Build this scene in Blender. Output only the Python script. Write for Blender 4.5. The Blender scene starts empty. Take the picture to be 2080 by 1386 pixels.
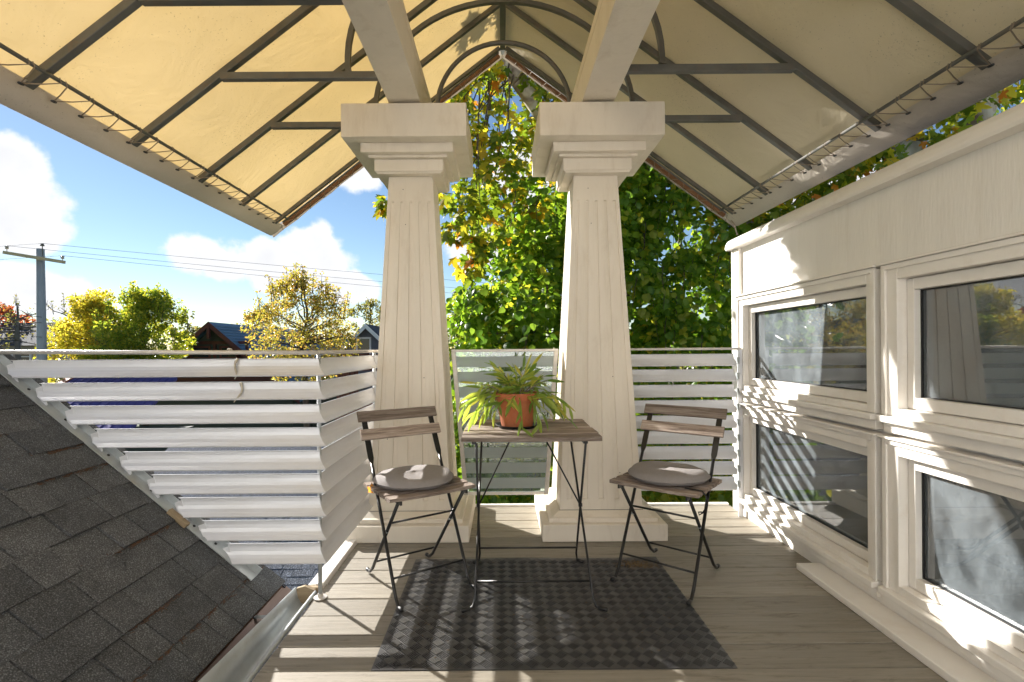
import bpy, bmesh, math, random
import numpy as np
from mathutils import Vector, Matrix, Quaternion, noise as mnoise

R = math.radians
random.seed(7)
rng = np.random.default_rng(11)
sc = bpy.context.scene
COL = sc.collection

# ------------------------------------------------------------------ camera
EYE = 1.067
cam_d = bpy.data.cameras.new('camera')
cam = bpy.data.objects.new('camera', cam_d)
COL.objects.link(cam)
cam.location = (0, 0, EYE)
cam.rotation_euler = (Matrix.Rotation(R(90), 3, 'X') @ Matrix.Rotation(R(-0.4), 3, 'Z')).to_euler()
cam_d.sensor_width = 36.0
cam_d.lens = 18.0
cam_d.shift_x = (1040 - 1018) / 2080
cam_d.shift_y = (708 - 693) / 2080
cam_d.clip_start = 0.05
cam_d.clip_end = 2000
sc.camera = cam

# ------------------------------------------------------------------ light
SUN_AZ, SUN_EL = 47.4, 25.4           # degrees left of the view axis, above the horizon
to_sun = Vector((-math.sin(R(SUN_AZ)) * math.cos(R(SUN_EL)), math.cos(R(SUN_AZ)) * math.cos(R(SUN_EL)), math.sin(R(SUN_EL))))
sun_d = bpy.data.lights.new('sun', 'SUN')
sun_d.energy = 5.0
sun_d.angle = R(0.55)
sun_d.color = (1.0, 0.955, 0.885)
sun = bpy.data.objects.new('sun', sun_d)
COL.objects.link(sun)
sun.rotation_euler = (-to_sun).to_track_quat('-Z', 'Y').to_euler()
sun.location = (-8, 8, 9)

world = bpy.data.worlds.new('World')
sc.world = world
world.use_nodes = True
SKY_STRENGTH = 0.05
def build_world():
    nt = world.node_tree
    N, L = nt.nodes, nt.links
    N.clear()
    out = N.new('ShaderNodeOutputWorld')
    bg = N.new('ShaderNodeBackground')
    bg.inputs['Strength'].default_value = SKY_STRENGTH
    sky = N.new('ShaderNodeTexSky')
    sky.sky_type = 'NISHITA'
    sky.sun_disc = False
    sky.sun_elevation = R(SUN_EL)
    sky.sun_rotation = R(-SUN_AZ)
    sky.air_density = 1.0
    sky.dust_density = 0.03
    sky.ozone_density = 2.4
    tc = N.new('ShaderNodeTexCoord')
    nrm = N.new('ShaderNodeVectorMath'); nrm.operation = 'NORMALIZE'
    L.new(tc.outputs['Generated'], nrm.inputs[0])
    # cloud field: cumulus banks (centre direction, angular size in degrees) broken up by noise
    banks = [((-.99, 1, .285), 7.5), ((-.92, 1, .245), 5), ((-1.12, 1, .36), 8), ((-.98, 1, .37), 5),  # in-view centres are image pixel positions turned into directions
             ((-.97, 1, .12), 5.5), ((-.85, 1, .11), 4.5), ((-.56, 1, .17), 4.5), ((-.46, 1, .175), 5.0), ((-.36, 1, .165), 5.5), ((-.38, 1, .205), 4.5),
             ((-.28, 1, .345), 4.5), ((-.30, 1, .12), 4), ((-.04, 1, .20), 6), ((.05, 1, .36), 7), ((.62, 1, .33), 10),
             ((-1.9, .6, .45), 11), ((-1.6, -.8, .5), 13), ((.2, -1, .5), 16), ((1.5, -.5, .6), 16)]
    acc = None
    warp = N.new('ShaderNodeTexNoise'); warp.inputs['Scale'].default_value = 5.5; warp.inputs['Detail'].default_value = 5
    L.new(nrm.outputs[0], warp.inputs['Vector'])
    wv = N.new('ShaderNodeVectorMath'); wv.operation = 'MULTIPLY_ADD'
    L.new(warp.outputs['Color'], wv.inputs[0]); wv.inputs[1].default_value = (.11, .11, .11); L.new(nrm.outputs[0], wv.inputs[2])
    sub = N.new('ShaderNodeVectorMath'); sub.operation = 'SUBTRACT'
    L.new(wv.outputs[0], sub.inputs[0]); sub.inputs[1].default_value = (.055, .055, .055)
    sq = N.new('ShaderNodeVectorMath'); sq.operation = 'MULTIPLY'
    L.new(sub.outputs[0], sq.inputs[0]); sq.inputs[1].default_value = (1, 1, 1.45)
    for c, a in banks:
        v = Vector(c).normalized(); v = Vector((v.x, v.y, v.z * 1.45))
        d = N.new('ShaderNodeVectorMath'); d.operation = 'DISTANCE'
        L.new(sq.outputs[0], d.inputs[0]); d.inputs[1].default_value = v
        mr = N.new('ShaderNodeMapRange'); mr.interpolation_type = 'SMOOTHSTEP'
        mr.inputs['From Min'].default_value = R(a) * 1.0; mr.inputs['From Max'].default_value = R(a) * .25
        mr.inputs['To Min'].default_value = 0; mr.inputs['To Max'].default_value = 1
        L.new(d.outputs['Value'], mr.inputs['Value'])
        if acc is None: acc = mr.outputs[0]
        else:
            mx = N.new('ShaderNodeMath'); mx.operation = 'MAXIMUM'
            L.new(acc, mx.inputs[0]); L.new(mr.outputs[0], mx.inputs[1]); acc = mx.outputs[0]
    fine = N.new('ShaderNodeTexNoise'); fine.inputs['Scale'].default_value = 12; fine.inputs['Detail'].default_value = 9; fine.inputs['Roughness'].default_value = .6
    L.new(nrm.outputs[0], fine.inputs['Vector'])
    f2 = N.new('ShaderNodeMath'); f2.operation = 'MULTIPLY_ADD'
    L.new(fine.outputs['Fac'], f2.inputs[0]); f2.inputs[1].default_value = 1.7; f2.inputs[2].default_value = -.85
    ad = N.new('ShaderNodeMath'); ad.operation = 'ADD'
    L.new(acc, ad.inputs[0]); L.new(f2.outputs[0], ad.inputs[1])
    cov = N.new('ShaderNodeMapRange'); cov.interpolation_type = 'SMOOTHSTEP'
    cov.inputs['From Min'].default_value = .26; cov.inputs['From Max'].default_value = .70
    L.new(ad.outputs[0], cov.inputs['Value'])
    # cloud brightness: whiter tops, greyer thick parts
    shade = N.new('ShaderNodeMapRange')
    shade.inputs['From Min'].default_value = .5; shade.inputs['From Max'].default_value = 1.3
    shade.inputs['To Min'].default_value = 1.0; shade.inputs['To Max'].default_value = .86
    L.new(ad.outputs[0], shade.inputs['Value'])
    ccol = N.new('ShaderNodeMix'); ccol.data_type = 'RGBA'; ccol.blend_type = 'MULTIPLY'
    ccol.inputs['Factor'].default_value = 1
    ccol.inputs[6].default_value = (CLOUD * .99, CLOUD, CLOUD * 1.03, 1)
    L.new(shade.outputs[0], ccol.inputs[7])
    mix = N.new('ShaderNodeMix'); mix.data_type = 'RGBA'
    L.new(cov.outputs[0], mix.inputs['Factor'])
    L.new(sky.outputs['Color'], mix.inputs[6]); L.new(ccol.outputs[2], mix.inputs[7])
    L.new(mix.outputs[2], bg.inputs['Color'])
    L.new(bg.outputs[0], out.inputs['Surface'])
CLOUD = 8.4
build_world()
sc.view_settings.view_transform = 'Standard'
sc.view_settings.look = 'None'
sc.view_settings.gamma = 1.0
sc.view_settings.exposure = 1.4
sc.render.engine = 'CYCLES'
sc.cycles.use_denoising = True
sc.cycles.max_bounces = 7
sc.cycles.diffuse_bounces = 4
sc.cycles.transparent_max_bounces = 8
sc.cycles.glossy_bounces = 3
sc.cycles.transmission_bounces = 4
sc.cycles.use_adaptive_sampling = True
sc.cycles.adaptive_threshold = 0.02
sc.cycles.use_light_tree = False
world.cycles.sampling_method = 'MANUAL'
world.cycles.sample_map_resolution = 512
sc.cycles.sample_clamp_indirect = 6.0
sc.cycles.caustics_reflective = False
sc.cycles.caustics_refractive = False

# ------------------------------------------------------------------ helpers
class MB:
    def __init__(s): s.v = []; s.f = []
    def add(s, vs, fs):
        o = len(s.v); s.v += [tuple(v) for v in vs]; s.f += [tuple(i + o for i in f) for f in fs]; return s
    def box(s, x0, x1, y0, y1, z0, z1):
        return s.add([(x0, y0, z0), (x1, y0, z0), (x1, y1, z0), (x0, y1, z0), (x0, y0, z1), (x1, y0, z1), (x1, y1, z1), (x0, y1, z1)],
                     [(0, 3, 2, 1), (4, 5, 6, 7), (0, 1, 5, 4), (1, 2, 6, 5), (2, 3, 7, 6), (3, 0, 4, 7)])
    def frustum(s, cx, cy, h0, z0, h1, z1):
        v = [(cx + sx * h, cy + sy * h, z) for h, z in ((h0, z0), (h1, z1)) for sx, sy in ((-1, -1), (1, -1), (1, 1), (-1, 1))]
        return s.add(v, [(0, 3, 2, 1), (4, 5, 6, 7), (0, 1, 5, 4), (1, 2, 6, 5), (2, 3, 7, 6), (3, 0, 4, 7)])
    def tube(s, pts, r, n=8, rot=0.0, up=None, cap=True):
        pts = [Vector(p) for p in pts]
        rs = r if isinstance(r, (list, tuple)) else [r] * len(pts)
        t0 = (pts[1] - pts[0]).normalized()
        u = Vector(up) if up else (Vector((0, 0, 1)) if abs(t0.z) < .9 else Vector((0, 1, 0)))
        u = (u - t0 * u.dot(t0)).normalized()
        o = len(s.v); prev = t0
        for i, p in enumerate(pts):
            if i == 0: t = t0
            elif i == len(pts) - 1: t = (pts[i] - pts[i - 1]).normalized()
            else: t = ((pts[i] - pts[i - 1]).normalized() + (pts[i + 1] - pts[i]).normalized()).normalized()
            u = (prev.rotation_difference(t) @ u); u = (u - t * u.dot(t)).normalized(); prev = t
            w = t.cross(u)
            for k in range(n):
                a = 2 * math.pi * k / n + rot
                s.v.append(tuple(p + (u * math.cos(a) + w * math.sin(a)) * rs[i]))
        for i in range(len(pts) - 1):
            for k in range(n):
                a, b = o + i * n + k, o + i * n + (k + 1) % n
                s.f.append((a, b, b + n, a + n))
        if cap:
            s.f.append(tuple(o + k for k in reversed(range(n))))
            s.f.append(tuple(o + (len(pts) - 1) * n + k for k in range(n)))
        return s
    def bar(s, a, b, w, up=None):                      # square bar, w = side
        return s.tube([a, b], w * .7071, 4, R(45), up)
    def sphere(s, c, r, n=8, m=6):
        rx, ry, rz = r if isinstance(r, (tuple, list)) else (r, r, r)
        o = len(s.v)
        for j in range(m + 1):
            t = math.pi * j / m
            for k in range(n):
                a = 2 * math.pi * k / n
                s.v.append((c[0] + rx * math.sin(t) * math.cos(a), c[1] + ry * math.sin(t) * math.sin(a), c[2] + rz * math.cos(t)))
        for j in range(m):
            for k in range(n):
                a, b = o + j * n + k, o + j * n + (k + 1) % n
                s.f.append((a, a + n, b + n, b))
        return s
    def lathe(s, prof, c=(0, 0, 0), n=28):
        o = len(s.v)
        for r, z in prof:
            for k in range(n):
                a = 2 * math.pi * k / n
                s.v.append((c[0] + r * math.cos(a), c[1] + r * math.sin(a), c[2] + z))
        for j in range(len(prof) - 1):
            for k in range(n):
                a, b = o + j * n + k, o + j * n + (k + 1) % n
                s.f.append((a, b, b + n, a + n))
        return s
    def strip(s, rows, closed=False):                  # rows of equal length -> quads
        o = len(s.v); m = len(rows[0])
        for r in rows: s.v += [tuple(p) for p in r]
        for i in range(len(rows) - 1):
            for k in range(m - (0 if closed else 1)):
                a = o + i * m + k; b = o + i * m + (k + 1) % m
                s.f.append((a, b, b + m, a + m))
        return s
    def mesh(s, name, bevel=0, smooth=False, seg=2):
        me = bpy.data.meshes.new(name)
        me.from_pydata(s.v, [], s.f)
        bm = bmesh.new(); bm.from_mesh(me)
        if bevel:
            bmesh.ops.bevel(bm, geom=list(bm.edges), offset=bevel, segments=seg, profile=.5, affect='EDGES', clamp_overlap=True)
        bmesh.ops.recalc_face_normals(bm, faces=bm.faces)
        bm.to_mesh(me); bm.free()
        if smooth:
            for p in me.polygons: p.use_smooth = True
        me.update()
        return me
    def build(s, name, mat, parent=None, bevel=0, smooth=False, seg=2):
        return link(name, s.mesh(name, bevel, smooth, seg), mat, parent)

def link(name, me, mat=None, parent=None):
    o = bpy.data.objects.new(name, me)
    COL.objects.link(o)
    if mat and me and not me.materials: me.materials.append(mat)
    if parent:
        o.parent = parent
        o.matrix_parent_inverse = parent_world(parent).inverted()
    return o
def parent_world(p):
    m = Matrix.LocRotScale(p.location, p.rotation_euler, p.scale)
    if p.parent: m = parent_world(p.parent) @ p.matrix_parent_inverse @ m
    return m
def tag(o, label=None, cat=None, group=None, kind=None):
    if label: o['label'] = label
    if cat: o['category'] = cat
    if group: o['group'] = group
    if kind: o['kind'] = kind
    return o
def thing(name, label, cat, loc=(0, 0, 0), group=None, rz=0):
    o = bpy.data.objects.new(name, None)
    COL.objects.link(o); o.location = loc; o.rotation_euler = (0, 0, rz); o.empty_display_size = .2
    return tag(o, label, cat, group)
def copy_tree(o, parent=None):
    c = o.copy(); COL.objects.link(c); c.parent = parent
    for ch in list(o.children): copy_tree(ch, c)
    return c
def at(px, py, y):                                     # a point of the photograph's frame at depth y (metres), used throughout to place things from image pixels
    u = (px - 1018) / 1040; v = (708 - py) / 1040
    c, s = math.cos(R(-.4)), math.sin(R(-.4))
    return Vector(((c * u - s * v) * y, y, EYE + (s * u + c * v) * y))

# ------------------------------------------------------------------ materials
def nodes(name):
    m = bpy.data.materials.new(name); m.use_nodes = True
    nt = m.node_tree
    b = nt.nodes['Principled BSDF']
    return m, nt, nt.nodes, nt.links, b
def coords(N, L, scale=(1, 1, 1), rand=True, kind='Object'):
    tc = N.new('ShaderNodeTexCoord')
    mp = N.new('ShaderNodeMapping'); mp.inputs['Scale'].default_value = scale
    if rand:
        oi = N.new('ShaderNodeObjectInfo')
        vm = N.new('ShaderNodeVectorMath'); vm.operation = 'MULTIPLY_ADD'
        L.new(oi.outputs['Random'], vm.inputs[0]); vm.inputs[1].default_value = (13, 29, 7); L.new(tc.outputs[kind], vm.inputs[2])
        L.new(vm.outputs[0], mp.inputs['Vector'])
    else: L.new(tc.outputs[kind], mp.inputs['Vector'])
    return mp.outputs[0]
def noise(N, L, vec, scale, detail=5, rough=.55, dist=0):
    n = N.new('ShaderNodeTexNoise'); n.inputs['Scale'].default_value = scale; n.inputs['Detail'].default_value = detail
    n.inputs['Roughness'].default_value = rough; n.inputs['Distortion'].default_value = dist
    L.new(vec, n.inputs['Vector']); return n
def ramp(N, L, fac, stops):
    r = N.new('ShaderNodeValToRGB')
    while len(r.color_ramp.elements) < len(stops): r.color_ramp.elements.new(.5)
    for e, (p, c) in zip(r.color_ramp.elements, stops):
        e.position = p; e.color = (*c, 1) if len(c) == 3 else c
    L.new(fac, r.inputs[0]); return r
def mixc(N, L, fac, a, b, mode='MIX'):
    m = N.new('ShaderNodeMix'); m.data_type = 'RGBA'; m.blend_type = mode
    for sock, val in ((0, fac), (6, a), (7, b)):
        if hasattr(val, 'is_output'): L.new(val, m.inputs[sock])
        elif isinstance(val, (int, float)): m.inputs[sock].default_value = val
        else: m.inputs[sock].default_value = (*val, 1)
    return m.outputs[2]
def bump(N, L, b, h, strength=.3, dist=.01):
    bp = N.new('ShaderNodeBump'); bp.inputs['Strength'].default_value = strength; bp.inputs['Distance'].default_value = dist
    L.new(h, bp.inputs['Height']); L.new(bp.outputs[0], b.inputs['Normal']); return bp
def mul(c, k): return tuple(min(1, x * k) for x in c)

def paint(name, col, rough=.5, var=.10, scale=3, stretch=(1, 1, 1), bmp=.12, dirt=None, dirt_amt=.0, metal=0):
    m, nt, N, L, b = nodes(name)
    v = coords(N, L, stretch)
    n1 = noise(N, L, v, scale, 6, .6)
    c = ramp(N, L, n1.outputs['Fac'], [(.3, mul(col, 1 - var)), (.7, mul(col, 1 + var * .5))]).outputs[0]
    if dirt:
        n2 = noise(N, L, v, scale * 2.3, 8, .7, .3)
        f = ramp(N, L, n2.outputs['Fac'], [(.52, (0, 0, 0)), (.75, (dirt_amt,) * 3)]).outputs[0]
        c = mixc(N, L, f, c, dirt)
    L.new(c, b.inputs['Base Color'])
    b.inputs['Roughness'].default_value = rough; b.inputs['Metallic'].default_value = metal
    n3 = noise(N, L, v, scale * 14, 4, .6)
    bump(N, L, b, n3.outputs['Fac'], bmp, .004)
    return m

CREAM = (.82, .745, .635)
M = {}
M['cream'] = paint('cream_paint', CREAM, .45, .07, 2.2, (2, 2, .5), .3, (.48, .38, .25), .35)
M['wall'] = paint('wall_paint', (.86, .835, .795), .5, .06, 2.5, (3, 3, .35), .4, (.55, .48, .38), .25)
M['trim'] = paint('trim_paint', (.86, .825, .775), .38, .04, 3, bmp=.08, dirt=(.5, .38, .25), dirt_amt=.22)
M['slat'] = paint('slat_metal', (.70, .705, .73), .36, .07, 2.2, (.5, .5, 1), .05, (.42, .36, .28), .22, .25)
M['rail'] = paint('rail_metal', (.62, .58, .53), .4, .1, 6, bmp=.05, dirt=(.35, .28, .2), dirt_amt=.4, metal=.3)
M['galv'] = paint('galvanised', (.46, .49, .50), .5, .18, 5, bmp=.05, dirt=(.33, .27, .20), dirt_amt=.45, metal=.45)
M['frame_steel'] = paint('canopy_steel', (.135, .135, .125), .5, .25, 8, bmp=.12, dirt=(.22, .14, .09), dirt_amt=.5, metal=.2)
M['black_steel'] = paint('black_steel', (.018, .018, .019), .33, .2, 20, bmp=.1, metal=.2)
M['rust_lath'] = paint('rusty_lath', (.26, .13, .07), .7, .3, 10)
M['dropping'] = paint('dried_drip', (.50, .45, .36), .8, .2, 40)
M['cord'] = paint('cord', (.30, .24, .18), .9, .2, 30)
M['rubber_black'] = paint('black_plastic', (.012, .012, .013), .45, .1, 20)
M['terracotta'] = paint('terracotta', (.45, .13, .05), .7, .12, 9, bmp=.15, dirt=(.5, .28, .18), dirt_amt=.3)
M['cushion'] = paint('cushion_cloth', (.27, .25, .25), .95, .06, 60, bmp=.35)
M['copper'] = paint('brown_flashing', (.13, .085, .07), .4, .25, 5, (1, .3, 1), .05, (.3, .26, .25), .4, .5)
M['soil'] = paint('soil', (.05, .035, .025), .95, .3, 30, bmp=.6)
M['dirt'] = paint('debris', (.115, .060, .034), .95, .45, 60)
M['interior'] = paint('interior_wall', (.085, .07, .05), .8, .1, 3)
M['curtain'] = paint('curtain_cloth', (.62, .55, .45), .9, .06, 5, (1, 8, 1))

def m_deck():
    m, nt, N, L, b = nodes('deck_paint')
    v = coords(N, L, (1.1, 26, 26)); v2 = coords(N, L, (1, 1, 1)); v3 = coords(N, L, (1.6, 9, 9))
    g = noise(N, L, v, 2.2, 8, .65, .4)
    base = ramp(N, L, g.outputs['Fac'], [(.25, (.235, .21, .165)), (.5, (.30, .27, .22)), (.75, (.36, .325, .265))]).outputs[0]
    w = noise(N, L, v3, 3.4, 9, .72, .6)
    wf = ramp(N, L, w.outputs['Fac'], [(.54, (0, 0, 0)), (.70, (.8, .8, .8))]).outputs[0]
    c = mixc(N, L, wf, base, (.15, .125, .095))
    oi = N.new('ShaderNodeObjectInfo')
    hv = ramp(N, L, oi.outputs['Random'], [(0, (.76, .76, .76)), (1, (1.10, 1.09, 1.08))]).outputs[0]
    c = mixc(N, L, 1.0, c, hv, 'MULTIPLY')
    L.new(c, b.inputs['Base Color'])
    rr = ramp(N, L, w.outputs['Fac'], [(.3, (.42,) * 3), (.7, (.7,) * 3)])
    L.new(rr.outputs[0], b.inputs['Roughness'])
    mx = N.new('ShaderNodeMath'); mx.operation = 'ADD'
    L.new(g.outputs['Fac'], mx.inputs[0]); L.new(w.outputs['Fac'], mx.inputs[1])
    bump(N, L, b, mx.outputs[0], .35, .006)
    return m
M['deck'] = m_deck()

def m_wood(name, stops, axis=0):
    m, nt, N, L, b = nodes(name)
    s = [60, 60, 60]; s[axis] = 3.0
    v = coords(N, L, s)
    g = noise(N, L, v, 1.3, 9, .7, .8)
    c = ramp(N, L, g.outputs['Fac'], stops).outputs[0]
    oi = N.new('ShaderNodeObjectInfo')
    c = mixc(N, L, 1.0, c, ramp(N, L, oi.outputs['Random'], [(0, (.66, .65, .64)), (1, (1.28, 1.26, 1.25))]).outputs[0], 'MULTIPLY')
    L.new(c, b.inputs['Base Color']); b.inputs['Roughness'].default_value = .85
    bump(N, L, b, g.outputs['Fac'], .7, .006)
    return m
M['wood'] = m_wood('weathered_wood', [(.30, (.05, .036, .028)), (.42, (.19, .145, .118)), (.56, (.33, .272, .232)), (.75, (.52, .46, .41))])
M['wood_new'] = m_wood('raw_wood', [(.3, (.30, .22, .13)), (.7, (.5, .40, .26))])
M['bark'] = paint('dark_bark', (.09, .07, .052), .95, .4, 9, (1, 1, .3), .8)
M['grey_bark'] = paint('grey_bark', (.17, .145, .125), .95, .35, 7, (1, 1, .3), .7)
M['pole_wood'] = m_wood('pole_wood', [(.3, (.25, .27, .28)), (.7, (.40, .42, .43))], 2)
M['arm_wood'] = m_wood('crossarm_wood', [(.3, (.36, .29, .18)), (.7, (.55, .46, .30))])
M['porcelain'] = paint('insulator', (.45, .38, .30), .3, .1, 5)
M['wire'] = paint('wire', (.10, .10, .11), .6, .1, 5)
def m_sycamore_bark():
    m, nt, N, L, b = nodes('mottled_bark')
    v = coords(N, L, (1, 1, .55))
    n1 = noise(N, L, v, 5.0, 3, .5, .5)
    c = ramp(N, L, n1.outputs['Fac'], [(.36, (.13, .095, .07)), (.42, (.24, .20, .16)), (.54, (.40, .37, .30)), (.62, (.52, .50, .43)), (.72, (.22, .11, .06))])
    c.color_ramp.interpolation = 'LINEAR'
    L.new(c.outputs[0], b.inputs['Base Color']); b.inputs['Roughness'].default_value = .9
    bump(N, L, b, n1.outputs['Fac'], .5, .02)
    return m
M['syc_bark'] = m_sycamore_bark()

def m_shingle(name, cols, sc_=1.0):
    m, nt, N, L, b = nodes(name)
    v = coords(N, L, (1, 1, 1))
    gr = noise(N, L, v, 260 * sc_, 2, .5)
    mid = noise(N, L, v, 9 * sc_, 5, .6)
    oi = N.new('ShaderNodeObjectInfo')
    base = ramp(N, L, oi.outputs['Random'], [(0, cols[0]), (.5, cols[1]), (1, cols[2])]).outputs[0]
    k = ramp(N, L, gr.outputs['Fac'], [(.3, (.4,) * 3), (.55, (1,) * 3), (.70, (2.6,) * 3)]).outputs[0]
    c = mixc(N, L, 1.0, base, k, 'MULTIPLY')
    k2 = ramp(N, L, mid.outputs['Fac'], [(.35, (.75,) * 3), (.65, (1.15,) * 3)]).outputs[0]
    c = mixc(N, L, 1.0, c, k2, 'MULTIPLY')
    L.new(c, b.inputs['Base Color']); b.inputs['Roughness'].default_value = .9
    bump(N, L, b, gr.outputs['Fac'], .6, .004)
    return m
M['shingle'] = m_shingle('asphalt_shingle', [(.064, .067, .072), (.098, .101, .106), (.076, .081, .088)])
M['slate'] = m_shingle('blue_grey_shingle', [(.10, .115, .15), (.14, .155, .19), (.07, .085, .12)], .2)

def m_fabric(name, under, trans, tw):
    m, nt, N, L, b = nodes(name)
    out = N['Material Output']
    v = coords(N, L, (1, 1, 1), False)
    big = noise(N, L, v, 1.1, 4, .5)
    spk = noise(N, L, v, 95, 3, .7)
    area = noise(N, L, v, 1.7, 5, .6)
    thr = N.new('ShaderNodeMath'); thr.operation = 'MULTIPLY_ADD'
    L.new(area.outputs['Fac'], thr.inputs[0]); thr.inputs[1].default_value = .36; L.new(spk.outputs['Fac'], thr.inputs[2])
    sf = ramp(N, L, thr.outputs[0], [(.845, (0, 0, 0)), (.90, (.45, .45, .45))]).outputs[0]
    k = ramp(N, L, big.outputs['Fac'], [(.3, (.88,) * 3), (.7, (1.05,) * 3)]).outputs[0]
    cu = mixc(N, L, 1.0, under, k, 'MULTIPLY'); cu = mixc(N, L, sf, cu, (.10, .07, .045))
    ct = mixc(N, L, 1.0, trans, k, 'MULTIPLY'); ct = mixc(N, L, sf, ct, (.12, .07, .03))
    d = N.new('ShaderNodeBsdfDiffuse'); t = N.new('ShaderNodeBsdfTranslucent')
    L.new(cu, d.inputs['Color']); L.new(ct, t.inputs['Color'])
    wr = noise(N, L, v, 3.2, 4, .5, .8); weave = noise(N, L, v, 420, 2, .5)
    hb = N.new('ShaderNodeMath'); hb.operation = 'MULTIPLY_ADD'; L.new(weave.outputs['Fac'], hb.inputs[0]); hb.inputs[1].default_value = .03; L.new(wr.outputs['Fac'], hb.inputs[2])
    bpn = N.new('ShaderNodeBump'); bpn.inputs['Strength'].default_value = .5; bpn.inputs['Distance'].default_value = .05
    L.new(hb.outputs[0], bpn.inputs['Height']); L.new(bpn.outputs[0], d.inputs['Normal']); L.new(bpn.outputs[0], t.inputs['Normal'])
    mx = N.new('ShaderNodeMixShader'); mx.inputs[0].default_value = tw
    L.new(d.outputs[0], mx.inputs[1]); L.new(t.outputs[0], mx.inputs[2])
    L.new(mx.outputs[0], out.inputs['Surface'])
    N.remove(b)
    return m
M['fabric'] = m_fabric('canopy_fabric', (.70, .62, .49), (.90, .63, .25), .225)
M['hem'] = m_fabric('canopy_hem', (.66, .60, .53), (.6, .54, .46), .16)

def m_leaf(name, stops, tstops=None, tw=.56, gloss=.35):
    m, nt, N, L, b = nodes(name)
    out = N['Material Output']
    g = N.new('ShaderNodeNewGeometry')
    c = ramp(N, L, g.outputs['Random Per Island'], stops)
    ct = ramp(N, L, g.outputs['Random Per Island'], tstops or [(p, (min(1, x[0] * 2.5), min(1, x[1] * 2.25), x[2] * 1.1)) for p, x in stops])
    L.new(c.outputs[0], b.inputs['Base Color']); b.inputs['Roughness'].default_value = gloss
    b.inputs['Specular IOR Level'].default_value = .35
    t = N.new('ShaderNodeBsdfTranslucent'); L.new(ct.outputs[0], t.inputs['Color'])
    mx = N.new('ShaderNodeMixShader'); mx.inputs[0].default_value = tw
    L.new(b.outputs[0], mx.inputs[1]); L.new(t.outputs[0], mx.inputs[2]); L.new(mx.outputs[0], out.inputs['Surface'])
    return m
M['leaf_linden'] = m_leaf('linden_leaf', [(0, (.07, .14, .018)), (.45, (.11, .21, .025)), (.8, (.18, .28, .034)), (.95, (.30, .33, .04)), (1, (.42, .36, .04))])
M['leaf_syc'] = m_leaf('sycamore_leaf', [(0, (.07, .12, .018)), (.35, (.13, .20, .025)), (.6, (.25, .28, .03)), (.82, (.42, .36, .035)), (.94, (.48, .29, .035)), (1, (.42, .13, .025))])
M['leaf_plant'] = m_leaf('orchid_leaf', [(0, (.06, .12, .03)), (.5, (.11, .19, .04)), (.85, (.17, .24, .05)), (1, (.30, .30, .06))], gloss=.28)
M['leaf_yellow'] = m_leaf('yellow_leaf', [(0, (.20, .23, .04)), (.4, (.34, .33, .055)), (.75, (.46, .38, .065)), (1, (.50, .30, .06))])
M['leaf_green'] = m_leaf('green_leaf', [(0, (.10, .16, .03)), (.4, (.18, .25, .04)), (.75, (.31, .33, .05)), (1, (.42, .36, .06))])
M['leaf_oak'] = m_leaf('oak_leaf', [(0, (.13, .14, .04)), (.35, (.22, .22, .055)), (.65, (.32, .28, .07)), (.88, (.32, .22, .09)), (1, (.26, .15, .08))])
M['leaf_red'] = m_leaf('red_leaf', [(0, (.18, .05, .03)), (.5, (.30, .07, .045)), (1, (.34, .13, .07))])
M['leaf_dark'] = m_leaf('dark_leaf', [(0, (.03, .05, .012)), (.6, (.055, .085, .018)), (1, (.10, .12, .025))])
M['leaf_far'] = m_leaf('far_leaf', [(0, (.07, .085, .035)), (.5, (.12, .13, .05)), (1, (.20, .16, .06))])
M['leaf_dry'] = m_leaf('dry_leaf', [(0, (.42, .17, .05)), (1, (.48, .22, .07))])
M['grass'] = paint('lawn', (.055, .085, .025), .95, .35, .6, bmp=.5)

def m_glass(name, dirt, tint=(.88, .93, .92), streak=(1, 1.6, 1)):
    m, nt, N, L, b = nodes(name)
    out = N['Material Output']; N.remove(b)
    tr = N.new('ShaderNodeBsdfTransparent'); tr.inputs[0].default_value = (*tint, 1)
    gl = N.new('ShaderNodeBsdfGlossy'); gl.inputs['Roughness'].default_value = .015; gl.inputs[0].default_value = (1, 1, 1, 1)
    fr = N.new('ShaderNodeFresnel'); fr.inputs['IOR'].default_value = 2.5
    m1 = N.new('ShaderNodeMixShader'); L.new(fr.outputs[0], m1.inputs[0]); L.new(tr.outputs[0], m1.inputs[1]); L.new(gl.outputs[0], m1.inputs[2])
    v = coords(N, L, streak)
    n = noise(N, L, v, 4.5, 7, .58, .3); n2 = noise(N, L, v, 130, 3, .75)
    ad = N.new('ShaderNodeMath'); ad.operation = 'MULTIPLY_ADD'
    L.new(n2.outputs['Fac'], ad.inputs[0]); ad.inputs[1].default_value = .45; L.new(n.outputs['Fac'], ad.inputs[2])
    f = ramp(N, L, ad.outputs[0], [(.52, (dirt * .28,) * 3), (.92, (dirt * 1.1,) * 3)]).outputs[0]
    df = N.new('ShaderNodeBsdfDiffuse'); df.inputs[0].default_value = (.52, .60, .66, 1)
    m2 = N.new('ShaderNodeMixShader'); L.new(f, m2.inputs[0]); L.new(m1.outputs[0], m2.inputs[1]); L.new(df.outputs[0], m2.inputs[2])
    L.new(m2.outputs[0], out.inputs['Surface'])
    return m
M['pane'] = m_glass('window_glass', .26)
M['rail_glass'] = m_glass('railing_glass', .10, (.80, .90, .88))
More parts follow.
